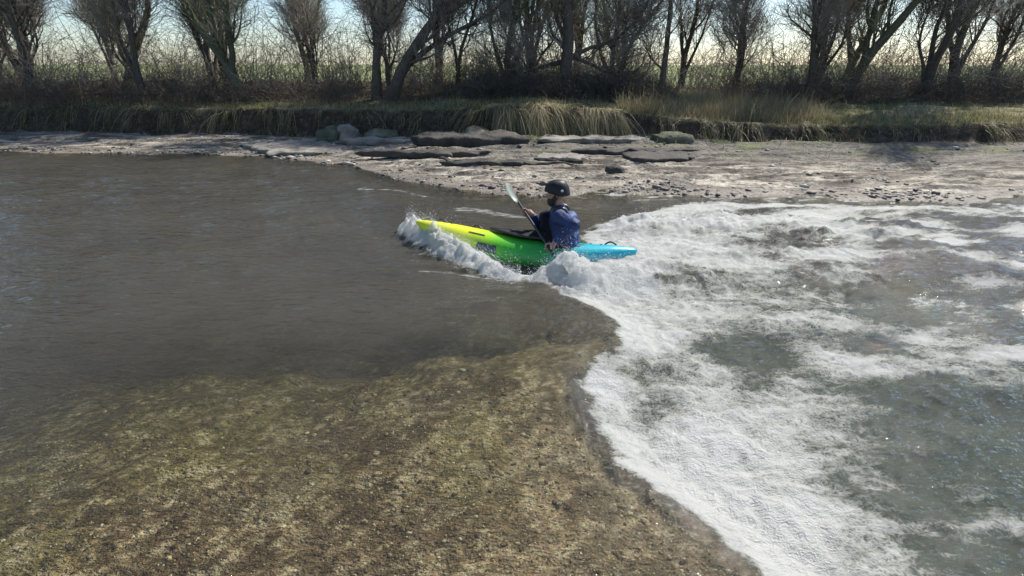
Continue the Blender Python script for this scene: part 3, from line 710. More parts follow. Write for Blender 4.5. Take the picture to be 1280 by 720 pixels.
spots = [  # x, y, kind, turn, size, label
    (-19.5, 22.6, 2, .4, 1.0, 'many-stemmed bare tree at the far left end of the row'),
    (-17.3, 21.4, 0, 1.9, 1.05, 'forked bare tree second from the left end of the row'),
    (-15.0, 23.0, 1, .2, 1.0, 'leaning greenish bare tree third from the left end of the row'),
    (-13.2, 21.2, 2, 2.6, 1.1, 'many-stemmed bare tree fourth from the left end of the row'),
    (-11.2, 22.4, 0, 4.0, .95, 'forked bare tree fifth from the left end of the row'),
    (-9.4, 20.9, 1, 3.1, 1.05, 'greenish bare tree leaning left, sixth from the left end of the row'),
    (-7.4, 22.6, 2, 5.2, 1.0, 'many-stemmed bare tree just left of the forked trunk by the field gap'),
    (-2.9, 23.6, 0, 1.1, 1.0, 'forked bare tree set back behind the leaning tree'),
    (.9, 23.9, 2, 3.6, 1.05, 'many-stemmed bare tree set back behind the greenish stems'),
    (4.6, 24.0, 1, 2.2, .9, 'greenish bare tree set back behind the bushy arching tree'),
    (8.2, 21.8, 2, 4.4, 1.05, 'many-stemmed bare tree just right of the thin straight tree'),
    (10.3, 20.6, 0, .7, 1.0, 'forked bare tree second right of the dry grass slope'),
    (12.4, 22.2, 1, 5.6, 1.05, 'greenish bare tree third right of the dry grass slope'),
    (14.4, 20.8, 2, 1.5, 1.0, 'many-stemmed bare tree fourth right of the dry grass slope'),
    (16.6, 22.4, 0, 3.0, 1.1, 'forked bare tree second from the right end of the row'),
    (19.0, 21.6, 1, .9, 1.0, 'greenish bare tree at the right end of the row')]
for q in range(11):
    sx0 = -20+q*3.9+1.1*math.sin(q*4.1)
    spots.append((sx0, 24.6+1.3*math.sin(q*2.3), (q*2+1) % 3 if q % 4 else 2, q*1.37, .95, 'bare tree standing in the second row, behind the trees on the edge of the bank'))
used = set()
for (tx, ty, k, rz, sc, lab) in spots:
    src = protos[k]
    if k not in used: o = src; used.add(k)
    else:
        o = src.copy(); COL.objects.link(o)
        for ch in src.children:
            c = ch.copy(); COL.objects.link(c); c.parent = o
    o['label'] = lab; o['group'] = 'bare trees in the second row' if 'second row' in lab else G
    o.location = (tx, ty, gz1(tx, ty)-.05); o.rotation_euler = (R(7)*math.sin(tx*3.1), R(9)*math.sin(tx*1.7), rz); sc *= 1+.17*math.sin(tx*5.3); o.scale = (sc, sc, sc*(1+.12*math.sin(tx*2.2)))

# thicket: tangled undergrowth and withies
def thicket(n, xr, yr, hr, rad, mat, name, label, seed, droop=.5, thr=-.2, dfac=1.0):
    rg = np.random.default_rng(seed)
    gx = rg.uniform(*xr, n); gy = rg.uniform(*yr, n)
    cl = fbm(gx*.45, gy*.45, 3, seed % 80)+np.where((gx > -5.6) & (gx < -4.5), -.7, 0)*(gy < 40)+np.where((gx > 5.2) & (gx < 6.8), -.9, 0)
    k = cl > rg.normal(thr, .15, n); gx, gy, cl = gx[k], gy[k], cl[k]; n = len(gx)
    g = ground_z(gx, gy)[0]; L = rg.uniform(*hr, n)*(.75+.6*np.clip(cl+.2, 0, 1)); K = 7
    a = rg.uniform(0, 6.28, n); tl = rg.uniform(.1, .9, n)*dfac
    d = np.stack([np.cos(a)*tl, np.sin(a)*tl, np.ones(n)], 1); d /= np.linalg.norm(d, axis=1, keepdims=True)
    cur = np.stack([gx, gy, g-.03], 1); out = [cur]
    for q in range(K-1):
        d = d+rg.normal(0, .34, (n, 3))+np.array([0, 0, -droop*.18*(q/2)])*rg.uniform(.2, 1.4, (n, 1)); d /= np.linalg.norm(d, axis=1, keepdims=True)
        cur = cur+d*(L/(K-1))[:, None]; cur[:, 2] = np.maximum(cur[:, 2], g+.02); out.append(cur)
    P = np.stack(out, 1); s = np.linspace(0, 1, K)[None]
    Rr = rad*rg.uniform(.5, 1.5, (n, 1))*(1-.75*s)
    B, RB = grow(P, Rr, 5, .6, 5, .9, .15, .4, .6, .15, seed=seed+9)
    v, f = merge([tubes(P, Rr, 3), tubes(B, np.maximum(RB, .0055), 3)])
    tag(link(name, np_mesh(name, v, f), mat), label, 'undergrowth', kind='stuff')
scrub = barkmat('brown_scrub', (.20, .16, .125), (.08, .06, .045))
thicket(4800, (-21, 21), (19.3, 23.2), (.4, 1.7), .007, scrub, 'thicket', 'low tangle of dark brambles and dead stems under the trees', 501, 1.0, -.15, 1.4)
thicket(3000, (-21, 21), (21.0, 24.5), (1.0, 4.2), .010, twigm, 'tall_thicket', 'tall bare withies crowding between the trees', 511, .5, -.05, 1.1)
thicket(2200, (-26, 26), (24.5, 28), (1.5, 5.5), .014, twigg, 'far_thicket', 'grey-green bare stems behind the row of trees', 521, .2, -.15, .5)
# fallen leaves / brush pile, dark
thicket(2600, (-1.2, 5.2), (19.0, 21.5), (.4, 1.1), .009, bark, 'brush_pile', 'black brush heap under the stout tree', 531, 1.4, -.7, 1.8)

exec_order = 'done'
# ------------------------------------------------------------------ kayak
YAW = math.atan2(STERN[1]-BOW[1], STERN[0]-BOW[0])
KC = (BOW+STERN)/2
kay = empty('kayak', (KC[0], KC[1], -.07), (R(-17), R(2.1), YAW))
tag(kay, 'short whitewater kayak, yellow bow fading to green and a turquoise stern, riding the foam', 'kayak')
ts = [0, .012, .03, .06, .1, .2, .35, .5, .65, .8, .9, .96, .985, 1]
hw = [.012, .035, .06, .095, .135, .205, .285, .325, .315, .245, .165, .095, .055, .015]
kz = [.30, .265, .215, .15, .08, -.035, -.14, -.18, -.16, -.09, .01, .08, .12, .185]
dz_ = [.315, .327, .333, .335, .335, .318, .275, .232, .215, .222, .235, .228, .22, .20]
LEN = float(np.linalg.norm(STERN-BOW))
def smooth_interp(t, tab):
    # Catmull-like smoothing: interpolate then average
    tt = np.clip(np.stack([t+d for d in (-.02, -.01, 0, .01, .02)]), 0, 1)
    w = np.array([1, 2, 3, 2, 1.])[:, None]
    v = np.stack([np.interp(q, ts, tab) for q in tt]); m = (v*w).sum(0)/9
    edge_ = np.minimum(t, 1-t) < .03
    return np.where(edge_, np.interp(t, ts, tab), m)
def hull_pt(t, th):
    t = np.asarray(t, float); w = smooth_interp(t, hw); kz_ = smooth_interp(t, kz); dk = smooth_interp(t, dz_)
    zs = kz_+(dk-kz_)*.52
    c, s = np.cos(th), np.sin(th)
    yy = w*np.sign(c)*np.abs(c)**.82
    up_ = zs+(dk-zs)*np.abs(s)**1.15
    dn_ = zs-(zs-kz_)*np.abs(s)**.62
    return np.stack([(t-.5)*LEN, yy, np.where(s >= 0, up_, dn_)], -1)
tt = np.concatenate([np.linspace(0, .05, 8)[:-1], np.linspace(.05, .95, 70), np.linspace(.95, 1, 8)[1:]])
th = np.arange(48)*2*np.pi/48
TT, TH = np.meshgrid(tt, th, indexing='ij')
P = hull_pt(TT.ravel(), TH.ravel()); nT, nH = TT.shape
i = (np.arange(nT-1)*nH)[:, None]; j = np.arange(nH)[None]; j2 = (j+1) % nH
Fh = np.stack([i+j, i+j2, i+nH+j2, i+nH+j], -1).reshape(-1, 4)
m, nt, out = newmat('kayak_plastic'); b = NB(nt)
tc = b.n('ShaderNodeTexCoord'); sx_ = b.n('ShaderNodeSeparateXYZ'); b.l(tc.outputs['Object'], sx_.inputs[0])
sn = b.math('MULTIPLY_ADD', b.noise(tc.outputs['Object'], 3, 3), .16, -.08)
# the colour change runs diagonally: green comes further forward low on the hull
pos = b.math('ADD', b.math('ADD', sx_.outputs[0], sn), b.math('MULTIPLY', sx_.outputs[2], -.9))
fx_ = b.math('MULTIPLY_ADD', pos, 1/LEN, .5)
c = b.ramp(fx_, [(0, (.78, .80, .015)), (.20, (.70, .78, .015)), (.34, (.20, .60, .02)), (.43, (.05, .44, .03)), (.62, (.015, .30, .06)), (.70, (.0, .36, .42)), (1, (.0, .46, .62))])
p = b.n('ShaderNodeBsdfPrincipled', Roughness=.32); b.l(c, p.inputs['Base Color'])
scr = b.noise(tc.outputs['Object'], 60, 4); b.l(b.math('MULTIPLY_ADD', scr, .35, .15), p.inputs['Roughness'])
smp = b.n('ShaderNodeMapping'); smp.inputs['Scale'].default_value = (2, 30, 30); b.l(tc.outputs['Object'], smp.inputs[0])
sc_ = b.ramp(b.noise(smp.outputs[0], 4, 5, .7), [(.60, (0, 0, 0)), (.66, (1, 1, 1))])
b.l(b.mix(b.math('MULTIPLY', sc_, .28), c, (.55, .60, .50)), p.inputs['Base Color'])
b.l(b.bump(b.math('ADD', b.noise(tc.outputs['Object'], 9, 3), b.math('MULTIPLY', sc_, -.1)), .2, .012), p.inputs['Normal']); b.l(p.outputs[0], out.inputs[0])
link('hull', np_mesh('hull', P, Fh), m, kay)
blackp = simple('black_plastic', (.012, .012, .013), (.03, .03, .03), 30, .35, .1, .002)
neo = simple('neoprene', (.007, .007, .008), (.012, .012, .013), 25, .7, .5, .004, spec=.25)
# cockpit rim
def rim_curve(a, grow_=0, dz0=0, cx=.02):
    xx = cx+(.43+grow_)*np.cos(a); yy = (.225+grow_)*np.sin(a)*(1-.16*np.cos(a)*-1)
    t = xx/LEN+.5
    dk = smooth_interp(t, dz_)
    return np.stack([xx, yy, dk+.005+dz0-.25*np.abs(yy)**1.6], -1)
a = np.linspace(0, 2*np.pi, 73)
v, f = tubes(rim_curve(a, 0, .028)[None], np.full((1, 73), .016), 8)
link('cockpit_rim', np_mesh('cockpit_rim', v, f), blackp, kay)
# spray skirt: from the rim to the paddler's waist, wrinkled
SEAT = (.50, 0.0)
rows = []
for q, s in enumerate(np.linspace(0, 1, 16)):
    rc = rim_curve(a[:-1], .014*(1-s), .036)
    wa = np.stack([SEAT[0]-.02+.145*np.cos(a[:-1]), .185*np.sin(a[:-1]), np.full(72, .36)], -1)
    r3 = rc*(1-s)+wa*s; r3[:, 1] += .07*s; r3[:, 2] = rc[:, 2]*(1-s**2.2)+wa[:, 2]*s**2.2
    r3[:, 2] += .012*fbm(r3[:, 0]*9, r3[:, 1]*9, 3, 601)*math.sin(s*math.pi)*2
    rows.append(r3)
v = np.concatenate(rows); i = (np.arange(15)*72)[:, None]; j = np.arange(72)[None]; j2 = (j+1) % 72
link('spray_skirt', np_mesh('spray_skirt', v, np.stack([i+j, i+j2, i+72+j2, i+72+j], -1).reshape(-1, 4)), neo, kay)
def strap(name, t0, t1, r_, lift, y0=0, parent=kay, mat=blackp):
    k = 11; s = np.linspace(0, 1, k); t = t0+(t1-t0)*s
    pz = smooth_interp(t, dz_); pts = np.stack([(t-.5)*LEN, np.full(k, y0), pz+lift*np.sin(s*math.pi)], -1)
    v, f = tubes(pts[None], np.full((1, k), r_), 8); return link(name, np_mesh(name, v, f), mat, parent)
strap('grab_handle', .10, .15, .010, .035)
strap('grab_handle', .86, .91, .010, .035)
strap('deck_strap', .265, .315, .011, .03)
# round bolts and a drain plug on deck
def disc(name, t, yy, r_, parent=kay, mat=blackp):
    th_ = math.acos(max(-1, min(1, yy/float(smooth_interp(np.array([t]), hw)[0]))))
    pp = hull_pt(np.array([t]), np.array([th_]))[0]
    bm_o = bmesh.new(); bmesh.ops.create_uvsphere(bm_o, u_segments=14, v_segments=8, radius=r_)
    for vv in bm_o.verts: vv.co = Vector((pp[0]+vv.co.x, pp[1]+vv.co.y, pp[2]+vv.co.z*.55+.002))
    me = bpy.data.meshes.new(name); bm_o.to_mesh(me); bm_o.free(); return link(name, me, mat, parent)
disc('deck_bolt', .175, -.02, .018); disc('deck_bolt', .845, -.05, .014); disc('drain_plug', .80, .0, .016); disc('deck_bolt', .71, -.14, .012)
# grey maker's panel on the near side: conforms to the hull
def patch(name, t0, t1, th0, th1, off, mat, parent=kay):
    n1_, n2_ = 20, 8
    A, B = np.meshgrid(np.linspace(t0, t1, n1_), np.linspace(th0, th1, n2_), indexing='ij')
    base = hull_pt(A.ravel(), B.ravel())
    c0 = np.stack([base[:, 0], base[:, 1]*0, base[:, 2]*0+.14], -1); d = base-c0; d[:, 0] = 0; d /= np.linalg.norm(d, axis=1, keepdims=True)
    v = base+d*off; i = (np.arange(n1_-1)*n2_)[:, None]+np.arange(n2_-1)[None]
    return link(name, np_mesh(name, v, np.stack([i, i+1, i+n2_+1, i+n2_], -1).reshape(-1, 4)), mat, parent)
greyp = simple('grey_print', (.05, .11, .10), (.03, .06, .05), 60, .5, .05)
patch('side_decal', .315, .405, R(180+8), R(180-14), .004, greyp)
patch('deck_stripe', .27, .345, R(180-42), R(180-47), .004, blackp)
patch('stern_stripe', .70, .76, R(180-50), R(180-55), .004, blackp)
patch('stern_stripe', .72, .775, R(180-62), R(180-66), .004, blackp)

# ------------------------------------------------------------------ paddler
def remeshed(name, add_fn, voxel, mat, parent, smooth_it=4):
    bm_o = bmesh.new(); add_fn(bm_o)
    me = bpy.data.meshes.new(name+'_src'); bm_o.to_mesh(me); bm_o.free()
    tmp = bpy.data.objects.new('tmp', me); COL.objects.link(tmp)
    md = tmp.modifiers.new('r', 'REMESH'); md.mode = 'VOXEL'; md.voxel_size = voxel
    if smooth_it:
        sm = tmp.modifiers.new('s', 'SMOOTH'); sm.iterations = smooth_it; sm.factor = .5
    dg = bpy.context.evaluated_depsgraph_get(); dg.update()
    me2 = bpy.data.meshes.new_from_object(tmp.evaluated_get(dg)); me2.name = name
    bpy.data.objects.remove(tmp); bpy.data.meshes.remove(me)
    me2.materials.clear()
    return link(name, me2, mat, parent)
def cap(bm_, a, b_, ra, rb, n=14):
    """tapered capsule"""
    a = Vector(a); b_ = Vector(b_); d = (b_-a)
    L = d.length; q = d.to_track_quat('Z', 'Y')
    rings = []
    prof = [(-ra*math.cos(t), ra*math.sin(t)) for t in np.linspace(.0, math.pi/2, 5)] + [(L+rb*math.sin(t), rb*math.cos(t)) for t in np.linspace(0, math.pi/2, 5)]
    prev = None; first = None
    for z_, r_ in prof:
        r_ = max(r_, 1e-4)
        ring = [bm_.verts.new(a+q @ Vector((r_*math.cos(k*2*math.pi/n), r_*math.sin(k*2*math.pi/n), z_))) for k in range(n)]
        if prev:
            for k in range(n): bm_.faces.new((prev[k], prev[(k+1) % n], ring[(k+1) % n], ring[k]))
        else: bm_.faces.new(ring[::-1])
        prev = ring
    bm_.faces.new(prev)
def ell(bm_, c, s, rot=(0, 0, 0)):
    r = bmesh.ops.create_uvsphere(bm_, u_segments=24, v_segments=16, radius=1)
    from mathutils import Euler
    M = Matrix.Translation(c) @ Euler(rot).to_matrix().to_4x4() @ Matrix.Diagonal((*s, 1))
    for v in r['verts']: v.co = M @ v.co
def loft(bm_, rings, n=28, capends=True):
    """rings: (cx, cy, z, sx, sy)"""
    prev = None
    for (cx, cy, z_, sx, sy) in rings:
        rg_ = [bm_.verts.new((cx+sx*math.cos(k*2*math.pi/n), cy+sy*math.sin(k*2*math.pi/n), z_)) for k in range(n)]
        if prev:
            for k in range(n): bm_.faces.new((prev[k], prev[(k+1) % n], rg_[(k+1) % n], rg_[k]))
        else: bm_.faces.new(rg_[::-1])
        prev = rg_
    bm_.faces.new(prev)
from mathutils import Euler
kM = Matrix.Translation(kay.location) @ kay.rotation_euler.to_matrix().to_4x4()
seatw = kM @ Vector((SEAT[0], .02, -.07))
per = empty('person', tuple(seatw), (R(-3), 0, YAW))
tag(per, 'kayaker in blue jacket, life vest and black helmet seated in the kayak', 'person')
per.scale = (1.19,)*3
pM = Matrix.Translation(per.location) @ per.rotation_euler.to_matrix().to_4x4() @ Matrix.Scale(1.19, 4); pI = pM.inverted()
LH = pI @ Vector((.425, 6.13, .20)); RH = pI @ Vector((.165, 6.78, .455))       # near (left) and far (right) hand
sh_l = Vector((-.015, -.185, .535)); sh_r = Vector((-.05, .185, .535))
def elbow(s, h, l1, l2, hint):
    d = h-s; L = min(d.length, l1+l2-.005); a_ = (l1*l1-l2*l2+L*L)/(2*L); hh_ = math.sqrt(max(l1*l1-a_*a_, 0))
    u_ = d.normalized(); hint = Vector(hint); hint = (hint-u_*hint.dot(u_)).normalized(); return s+u_*a_+hint*hh_
PD = (RH-LH).normalized()            # shaft direction, up and away
# wrists sit off the shaft
wl = LH+(sh_l-LH).normalized()*.035+Vector((.045, 0, .03)); wr = RH+Vector((.075, -.01, -.012))
el_l = elbow(sh_l, wl, .275, .25, (.5, -.8, -.2)); el_r = elbow(sh_r, wr, .275, .25, (.1, .5, -.8))
HEAD = Vector((-.065, .0, .735))
HT = Euler((0, R(-4), R(6)))         # head turned a little towards the camera
def hp(*p): return HEAD+HT.to_matrix() @ Vector(p)
skin = simple('skin', (.42, .25, .18), (.33, .18, .13), 20, .5, .2, .002)
def fingers(bm_, hand, wrist, back):
    """palm beside the shaft, four fingers and a thumb closed round it"""
    u_ = PD; out_ = (wrist-hand); out_ = (out_-u_*out_.dot(u_)).normalized(); side_ = u_.cross(out_)
    pc = hand+out_*.030
    for k in range(4):                       # palm ridge
        o_ = u_*((k-1.5)*.019); cap(bm_, pc+o_+out_*.012, hand+out_*.024+side_*.012+o_, .0125, .011, 10)
    cap(bm_, wrist, pc+out_*.02, .024, .026, 12)
    cap(bm_, pc-u_*.02+out_*.008, pc+u_*.022+out_*.008, .020, .020, 10)
    lens_ = [.9, 1.0, .96, .78]
    for k in range(4):
        o_ = u_*((k-1.5)*.0195); prev_ = None; r_f = .027
        tot = 205*lens_[k]
        for q in range(6):
            an = R(20+tot*q/5); pnt = hand+o_+(out_*math.cos(an)+side_*math.sin(an))*r_f
            if prev_ is not None: cap(bm_, prev_, pnt, .0088-.0006*q, .0082-.0006*q, 8)
            prev_ = pnt
    prev_ = pc+u_*.022+out_*.008
    for q in range(4):
        an = R(-10-52*q); pnt = hand+u_*(.045-.004*q)+(out_*math.cos(an)+side_*math.sin(an))*.026
        cap(bm_, prev_, pnt, .0105, .0095, 8); prev_ = pnt
def body(bm_):
    loft(bm_, [(0, 0, 0, .13, .17), (0, 0, .1, .135, .175), (-.01, 0, .25, .11, .15), (-.02, 0, .40, .12, .165), (-.03, 0, .50, .11, .17), (-.035, 0, .56, .08, .13), (-.04, 0, .60, .05, .06)])
    for s in (-1, 1):
        cap(bm_, (0, s*.09, .06), (-.42, s*.15, .14), .085, .06); cap(bm_, (-.42, s*.15, .14), (-.80, s*.10, .02), .055, .04)
        cap(bm_, (-.80, s*.10, .02), (-.84, s*.12, .10), .035, .028)
    cap(bm_, (-.035, 0, .56), HEAD+Vector((.0, 0, -.03)), .058, .055)
    for s, e_, w_ in ((sh_l, el_l, wl), (sh_r, el_r, wr)):
        cap(bm_, s, e_, .048, .038); cap(bm_, e_, w_, .038, .026)
    # head: skull, jaw, nose, brow, lips, ears (facing -x)
    ell(bm_, hp(.012, 0, .030), (.095, .076, .100)); ell(bm_, hp(-.022, 0, -.030), (.066, .060, .082))
    ell(bm_, hp(-.055, 0, -.078), (.030, .034, .026)); cap(bm_, hp(-.080, 0, .018), hp(-.106, 0, -.022), .009, .013, 8)
    ell(bm_, hp(-.074, 0, .034), (.018, .055, .012)); ell(bm_, hp(-.078, 0, -.055), (.016, .026, .010))
    for s in (-1, 1):
        ell(bm_, hp(.012, s*.078, -.002), (.018, .009, .030)); ell(bm_, hp(-.062, s*.034, -.015), (.022, .022, .018))
    fingers(bm_, LH, wl, 0); fingers(bm_, RH, wr, 0)
remeshed('body', body, .0042, skin, per, 3)
beard_shade_m = simple('beard_face_shade', (.035, .024, .018), (.018, .012, .010), 60, .8, .8, .004)  # beard, enlarged so its dark mass stands in for shade on the face
def beard(bm_):
    ell(bm_, hp(-.048, 0, -.068), (.052, .056, .056)); 
    for s in (-1, 1): cap(bm_, hp(-.045, s*.040, -.06), hp(-.005, s*.066, -.005), .028, .016, 10)
remeshed('beard', beard, .006, beard_shade_m, per, 2)
eyem = simple('eye_white', (.55, .53, .5), (.5, .48, .45), 20, .25, .0)
for s in (-1, 1):
    bm_o = bmesh.new(); ell(bm_o, hp(-.078, s*.032, .010), (.011, .013, .009)); me = bpy.data.meshes.new('eye'); bm_o.to_mesh(me); bm_o.free()
    eo = link('eye', me, eyem, per)
    bm_o = bmesh.new(); ell(bm_o, hp(-.087, s*.032, .010), (.004, .006, .006)); me = bpy.data.meshes.new('iris'); bm_o.to_mesh(me); bm_o.free()
    link('iris', me, blackp, eo)
# dry jacket
jm = simple('blue_jacket', (.003, .032, .15), (.002, .012, .06), 9, .55, .8, .02)
def jacket(bm_):
    loft(bm_, [(0, 0, .12, .14, .18), (0, 0, .2, .14, .18), (-.01, 0, .30, .135, .175), (-.02, 0, .42, .135, .185), (-.03, 0, .50, .125, .185), (-.035, 0, .57, .09, .14), (-.04, 0, .61, .066, .075), (-.042, 0, .635, .062, .066)])
    for s, e_, w_ in ((sh_l, el_l, wl), (sh_r, el_r, wr)):
        cap(bm_, s+Vector((0, -s.y*.25, .0)), s, .075, .074); cap(bm_, s, e_, .076, .062); cap(bm_, e_, w_+(e_-w_)*.12, .062, .037)
jo = remeshed('jacket', jacket, .008, jm, per, 4)
me = jo.data; nv = len(me.vertices); cv = np.zeros(nv*3); me.vertices.foreach_get('co', cv); cv = cv.reshape(-1, 3)
nn = np.zeros(nv*3); me.vertices.foreach_get('normal', nn); nn = nn.reshape(-1, 3)
wr_ = fbm(cv[:, 0]*14+cv[:, 1]*6, cv[:, 2]*16, 3, 701, ridge=True)
cv += nn*(.006*wr_)[:, None]; me.vertices.foreach_set('co', cv.ravel()); me.update()
# life vest: padded front and back shells, waist belt, shoulder straps
vm = simple('blue_vest', (.010, .070, .25), (.005, .03, .12), 12, .6, .6, .012)
vd = simple('shaded_vest_front', (.005, .007, .014), (.003, .004, .008), 12, .7, .6, .012, spec=.2)  # near-black front shell: shade on the chest put into its colour
def shell(sign):
    def fn(bm_):
        for k, (z0, z1) in enumerate(((.20, .29), (.27, .38), (.36, .47), (.44, .555))):
            for w in (-.085, 0, .085):
                x0 = sign*(.150-.22*abs(w))-.02*k*.5; ell(bm_, (x0-.01, w*(1.05 if k < 3 else .85), (z0+z1)/2), (.052, .066, .062))
        loft(bm_, [(sign*.075, 0, .17, .085, .150), (sign*.078-.01, 0, .25, .092, .160), (sign*.078-.02, 0, .38, .095, .160), (sign*.072-.03, 0, .49, .09, .135), (sign*.062-.03, 0, .56, .07, .105)])
    return fn
remeshed('vest_back', shell(1), .009, vm, per, 10)
remeshed('vest_front', shell(-1), .009, vd, per, 10)
for s in (-1, 1):
    pts = np.array([(-.10, s*.095, .55), (-.07, s*.10, .605), (-.02, s*.10, .618), (.03, s*.095, .60), (.06, s*.09, .55)]); p2 = resample(pts, 14)
    v, f = tubes(p2[None], np.full((1, 14), .020), 8); link('shoulder_strap', np_mesh('shoulder_strap', v, f), blackp, per)
a = np.linspace(0, 2*np.pi, 49); belt = np.stack([-.005+.185*np.cos(a), .192*np.sin(a), np.full(49, .235)], -1)
v, f = tubes(belt[None], np.full((1, 49), .015), 6); link('waist_belt', np_mesh('waist_belt', v, f), blackp, per)
pc0 = sh_l.lerp(el_l, .62)+Vector((.020, -.074, 0))
pmat = simple('grey_patch', (.34, .38, .42), (.12, .16, .22), 45, .6, .2)
bm_o = bmesh.new()
r = bmesh.ops.create_cube(bm_o, size=1); 
for v_ in r['verts']: v_.co = pc0+Vector((v_.co.x*.062, v_.co.y*.018, v_.co.z*.052))
bmesh.ops.bevel(bm_o, geom=bm_o.edges[:], offset=.006, segments=2, affect='EDGES'); me = bpy.data.meshes.new('vest_patch'); bm_o.to_mesh(me); bm_o.free()
link('vest_patch', me, pmat, per)
# helmet with brim and ear guards
hm = simple('black_helmet', (.010, .011, .013), (.020, .021, .023), 8, .48, .2, .004, spec=.3)
def helmet(bm_):
    n = 36; rows = []
    for q in range(13):
        ph = math.pi/2*q/12
        rows.append([(math.cos(ph)**.75, math.sin(ph))])
    prev = None
    for q in range(14):
        ph = math.pi/2*(q/13)*.985
        r_ = math.cos(ph)**.72; zz = math.sin(ph)**.95
        ring = []
        for k in range(n):
            an = 2*math.pi*k/n; bx = math.cos(an); drop = .028*sstep(-.25, .5, np.array(bx)) if q == 0 else 0
            rim = (1-q/13)**2
            ring.append(bm_.verts.new(hp(.010+.126*r_*math.cos(an)*(1.0+.07*rim*(bx < -.3)), .108*r_*math.sin(an), .036+.110*zz-.050*float(sstep(-.45, .3, np.array(bx)))*rim)))
        if prev:
            for k in range(n): bm_.faces.new((prev[k], prev[(k+1) % n], ring[(k+1) % n], ring[k]))
        else: bm_.faces.new(ring[::-1])
        prev = ring
    bm_.faces.new(prev)
ho = remeshed('helmet', helmet, .006, hm, per, 2)
for k, (vx, vz) in enumerate(((-.03, .125), (.03, .128), (.07, .105))):
    for s in (-1, 1):
        bm_o = bmesh.new(); ell(bm_o, hp(vx, s*.045, vz), (.016, .006, .008)); me = bpy.data.meshes.new('vent'); bm_o.to_mesh(me); bm_o.free(); link('vent', me, blackp, ho)
bm_o = bmesh.new(); ell(bm_o, hp(.055, -.099, .045), (.014, .008, .012)); me = bpy.data.meshes.new('helmet_logo'); bm_o.to_mesh(me); bm_o.free()
link('helmet_logo', me, simple('white_mark', (.7, .7, .7), (.5, .5, .5), 30, .5, .1), ho)
for s in (-1, 1):
    p2 = resample([hp(.02, s*.088, .0), hp(-.005, s*.078, -.05), hp(-.03, s*.045, -.105), hp(-.035, 0, -.118)], 10)
    v, f = tubes(p2[None], np.full((1, 10), .006), 6); link('chin_strap', np_mesh('chin_strap', v, f), blackp, ho)

# ------------------------------------------------------------------ paddle
LW = pM @ LH; RW = pM @ RH; dW = (RW-LW).normalized(); mid = (LW+RW)/2
pad = empty('paddle', tuple(mid), dW.to_track_quat('Z', 'Y').to_euler())
tag(pad, 'kayak paddle with black shaft and pale translucent grey-green blade, held in both hands', 'paddle')
v, f = tubes(np.array([[(0, 0, z_) for z_ in np.linspace(-.66, .66, 12)]]), np.full((1, 12), .0155), 12)
link('shaft', np_mesh('shaft', v, f), blackp, pad)
m, nt, out = newmat('paddle_blade'); b = NB(nt)
p = b.n('ShaderNodeBsdfPrincipled', Roughness=.3); p.inputs['Base Color'].default_value = (.33, .40, .36, 1)
tl = b.n('ShaderNodeBsdfTranslucent'); tl.inputs[0].default_value = (.42, .50, .44, 1)
mx = b.n('ShaderNodeMixShader'); mx.inputs[0].default_value = .5; b.l(p.outputs[0], mx.inputs[1]); b.l(tl.outputs[0], mx.inputs[2]); b.l(mx.outputs[0], out.inputs[0])
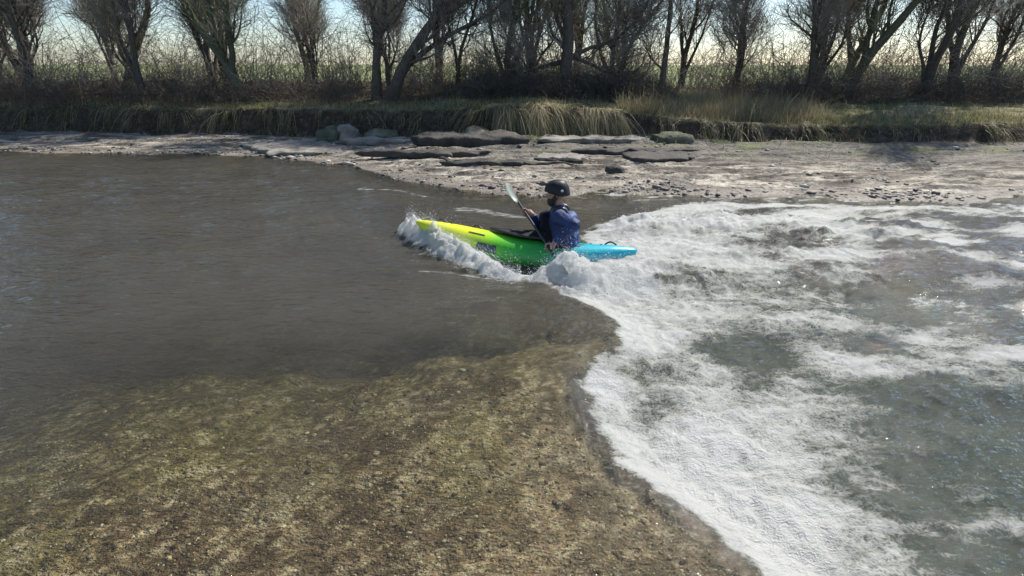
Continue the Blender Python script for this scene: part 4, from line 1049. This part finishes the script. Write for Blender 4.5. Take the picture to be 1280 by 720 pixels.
def blade(sg, face_ang):
    n1_, n2_ = 18, 9; top = []; s = np.linspace(0, 1, n1_)
    wid = .098*np.sin(np.clip(s*1.12+.07, 0, 1)*math.pi*.86+.08)**.7*np.where(s > .9, np.sqrt(np.clip(1-((s-.9)/.1)**2, .02, 1)), 1)
    wid[0] = .02
    V_ = []
    for side in (1, -1):
        for k in range(n1_):
            for q in np.linspace(-1, 1, n2_):
                lx = q*wid[k]+.012*s[k]; spine = .010*math.exp(-(q*4)**2)*(1-s[k])
                ly = .03*(s[k]**2)-.02*q*q*(1-.3*s[k])+side*(.0025*(1-q*q)+.0012+spine)
                c_, s_ = math.cos(face_ang), math.sin(face_ang)
                V_.append((lx*c_-ly*s_, lx*s_+ly*c_, sg*(.60+.46*s[k])))
    F_ = []
    for side in range(2):
        o_ = side*n1_*n2_
        for k in range(n1_-1):
            for q in range(n2_-1):
                i_ = o_+k*n2_+q; F_.append((i_, i_+1, i_+n2_+1, i_+n2_))
    o2 = n1_*n2_
    for k in range(n1_-1):
        for q in (0, n2_-1): i_ = k*n2_+q; F_.append((i_, i_+n2_, i_+n2_+o2, i_+o2))
    for q in range(n2_-1):
        for k in (0, n1_-1): i_ = k*n2_+q; F_.append((i_, i_+1, i_+1+o2, i_+o2))
    return link('blade', np_mesh('blade', np.array(V_), F_), m, pad)
blade(1, R(35)); blade(-1, R(70))

# ------------------------------------------------------------------ light
AZ = R(43); EL = R(48)          # sun beyond the far bank, to the right
w = bpy.data.worlds.new('World'); S.world = w; w.use_nodes = True
nt = w.node_tree; bg = nt.nodes['Background']; sky = nt.nodes.new('ShaderNodeTexSky'); sky.sky_type = 'NISHITA'
sky.sun_disc = False; sky.sun_elevation = EL; sky.sun_rotation = AZ; sky.air_density = 1.0; sky.dust_density = .6; sky.ozone_density = 3.5
nt.links.new(sky.outputs[0], bg.inputs[0]); bg.inputs[1].default_value = .115
sd = bpy.data.lights.new('sun', 'SUN'); sd.energy = 5.0; sd.angle = R(.53); sd.color = (1, .95, .87)
so = bpy.data.objects.new('sun', sd); COL.objects.link(so)
dirv = Vector((math.sin(AZ)*math.cos(EL), math.cos(AZ)*math.cos(EL), math.sin(EL)))
so.rotation_euler = dirv.to_track_quat('Z', 'Y').to_euler(); so.location = (8, 20, 20)
S.view_settings.view_transform = 'Standard'; S.view_settings.look = 'None'; S.view_settings.gamma = 1; S.view_settings.exposure = .5
S.cycles.max_bounces = 6; S.cycles.transparent_max_bounces = 12; S.cycles.caustics_reflective = False; S.cycles.caustics_refractive = False
S.cycles.sample_clamp_indirect = 4
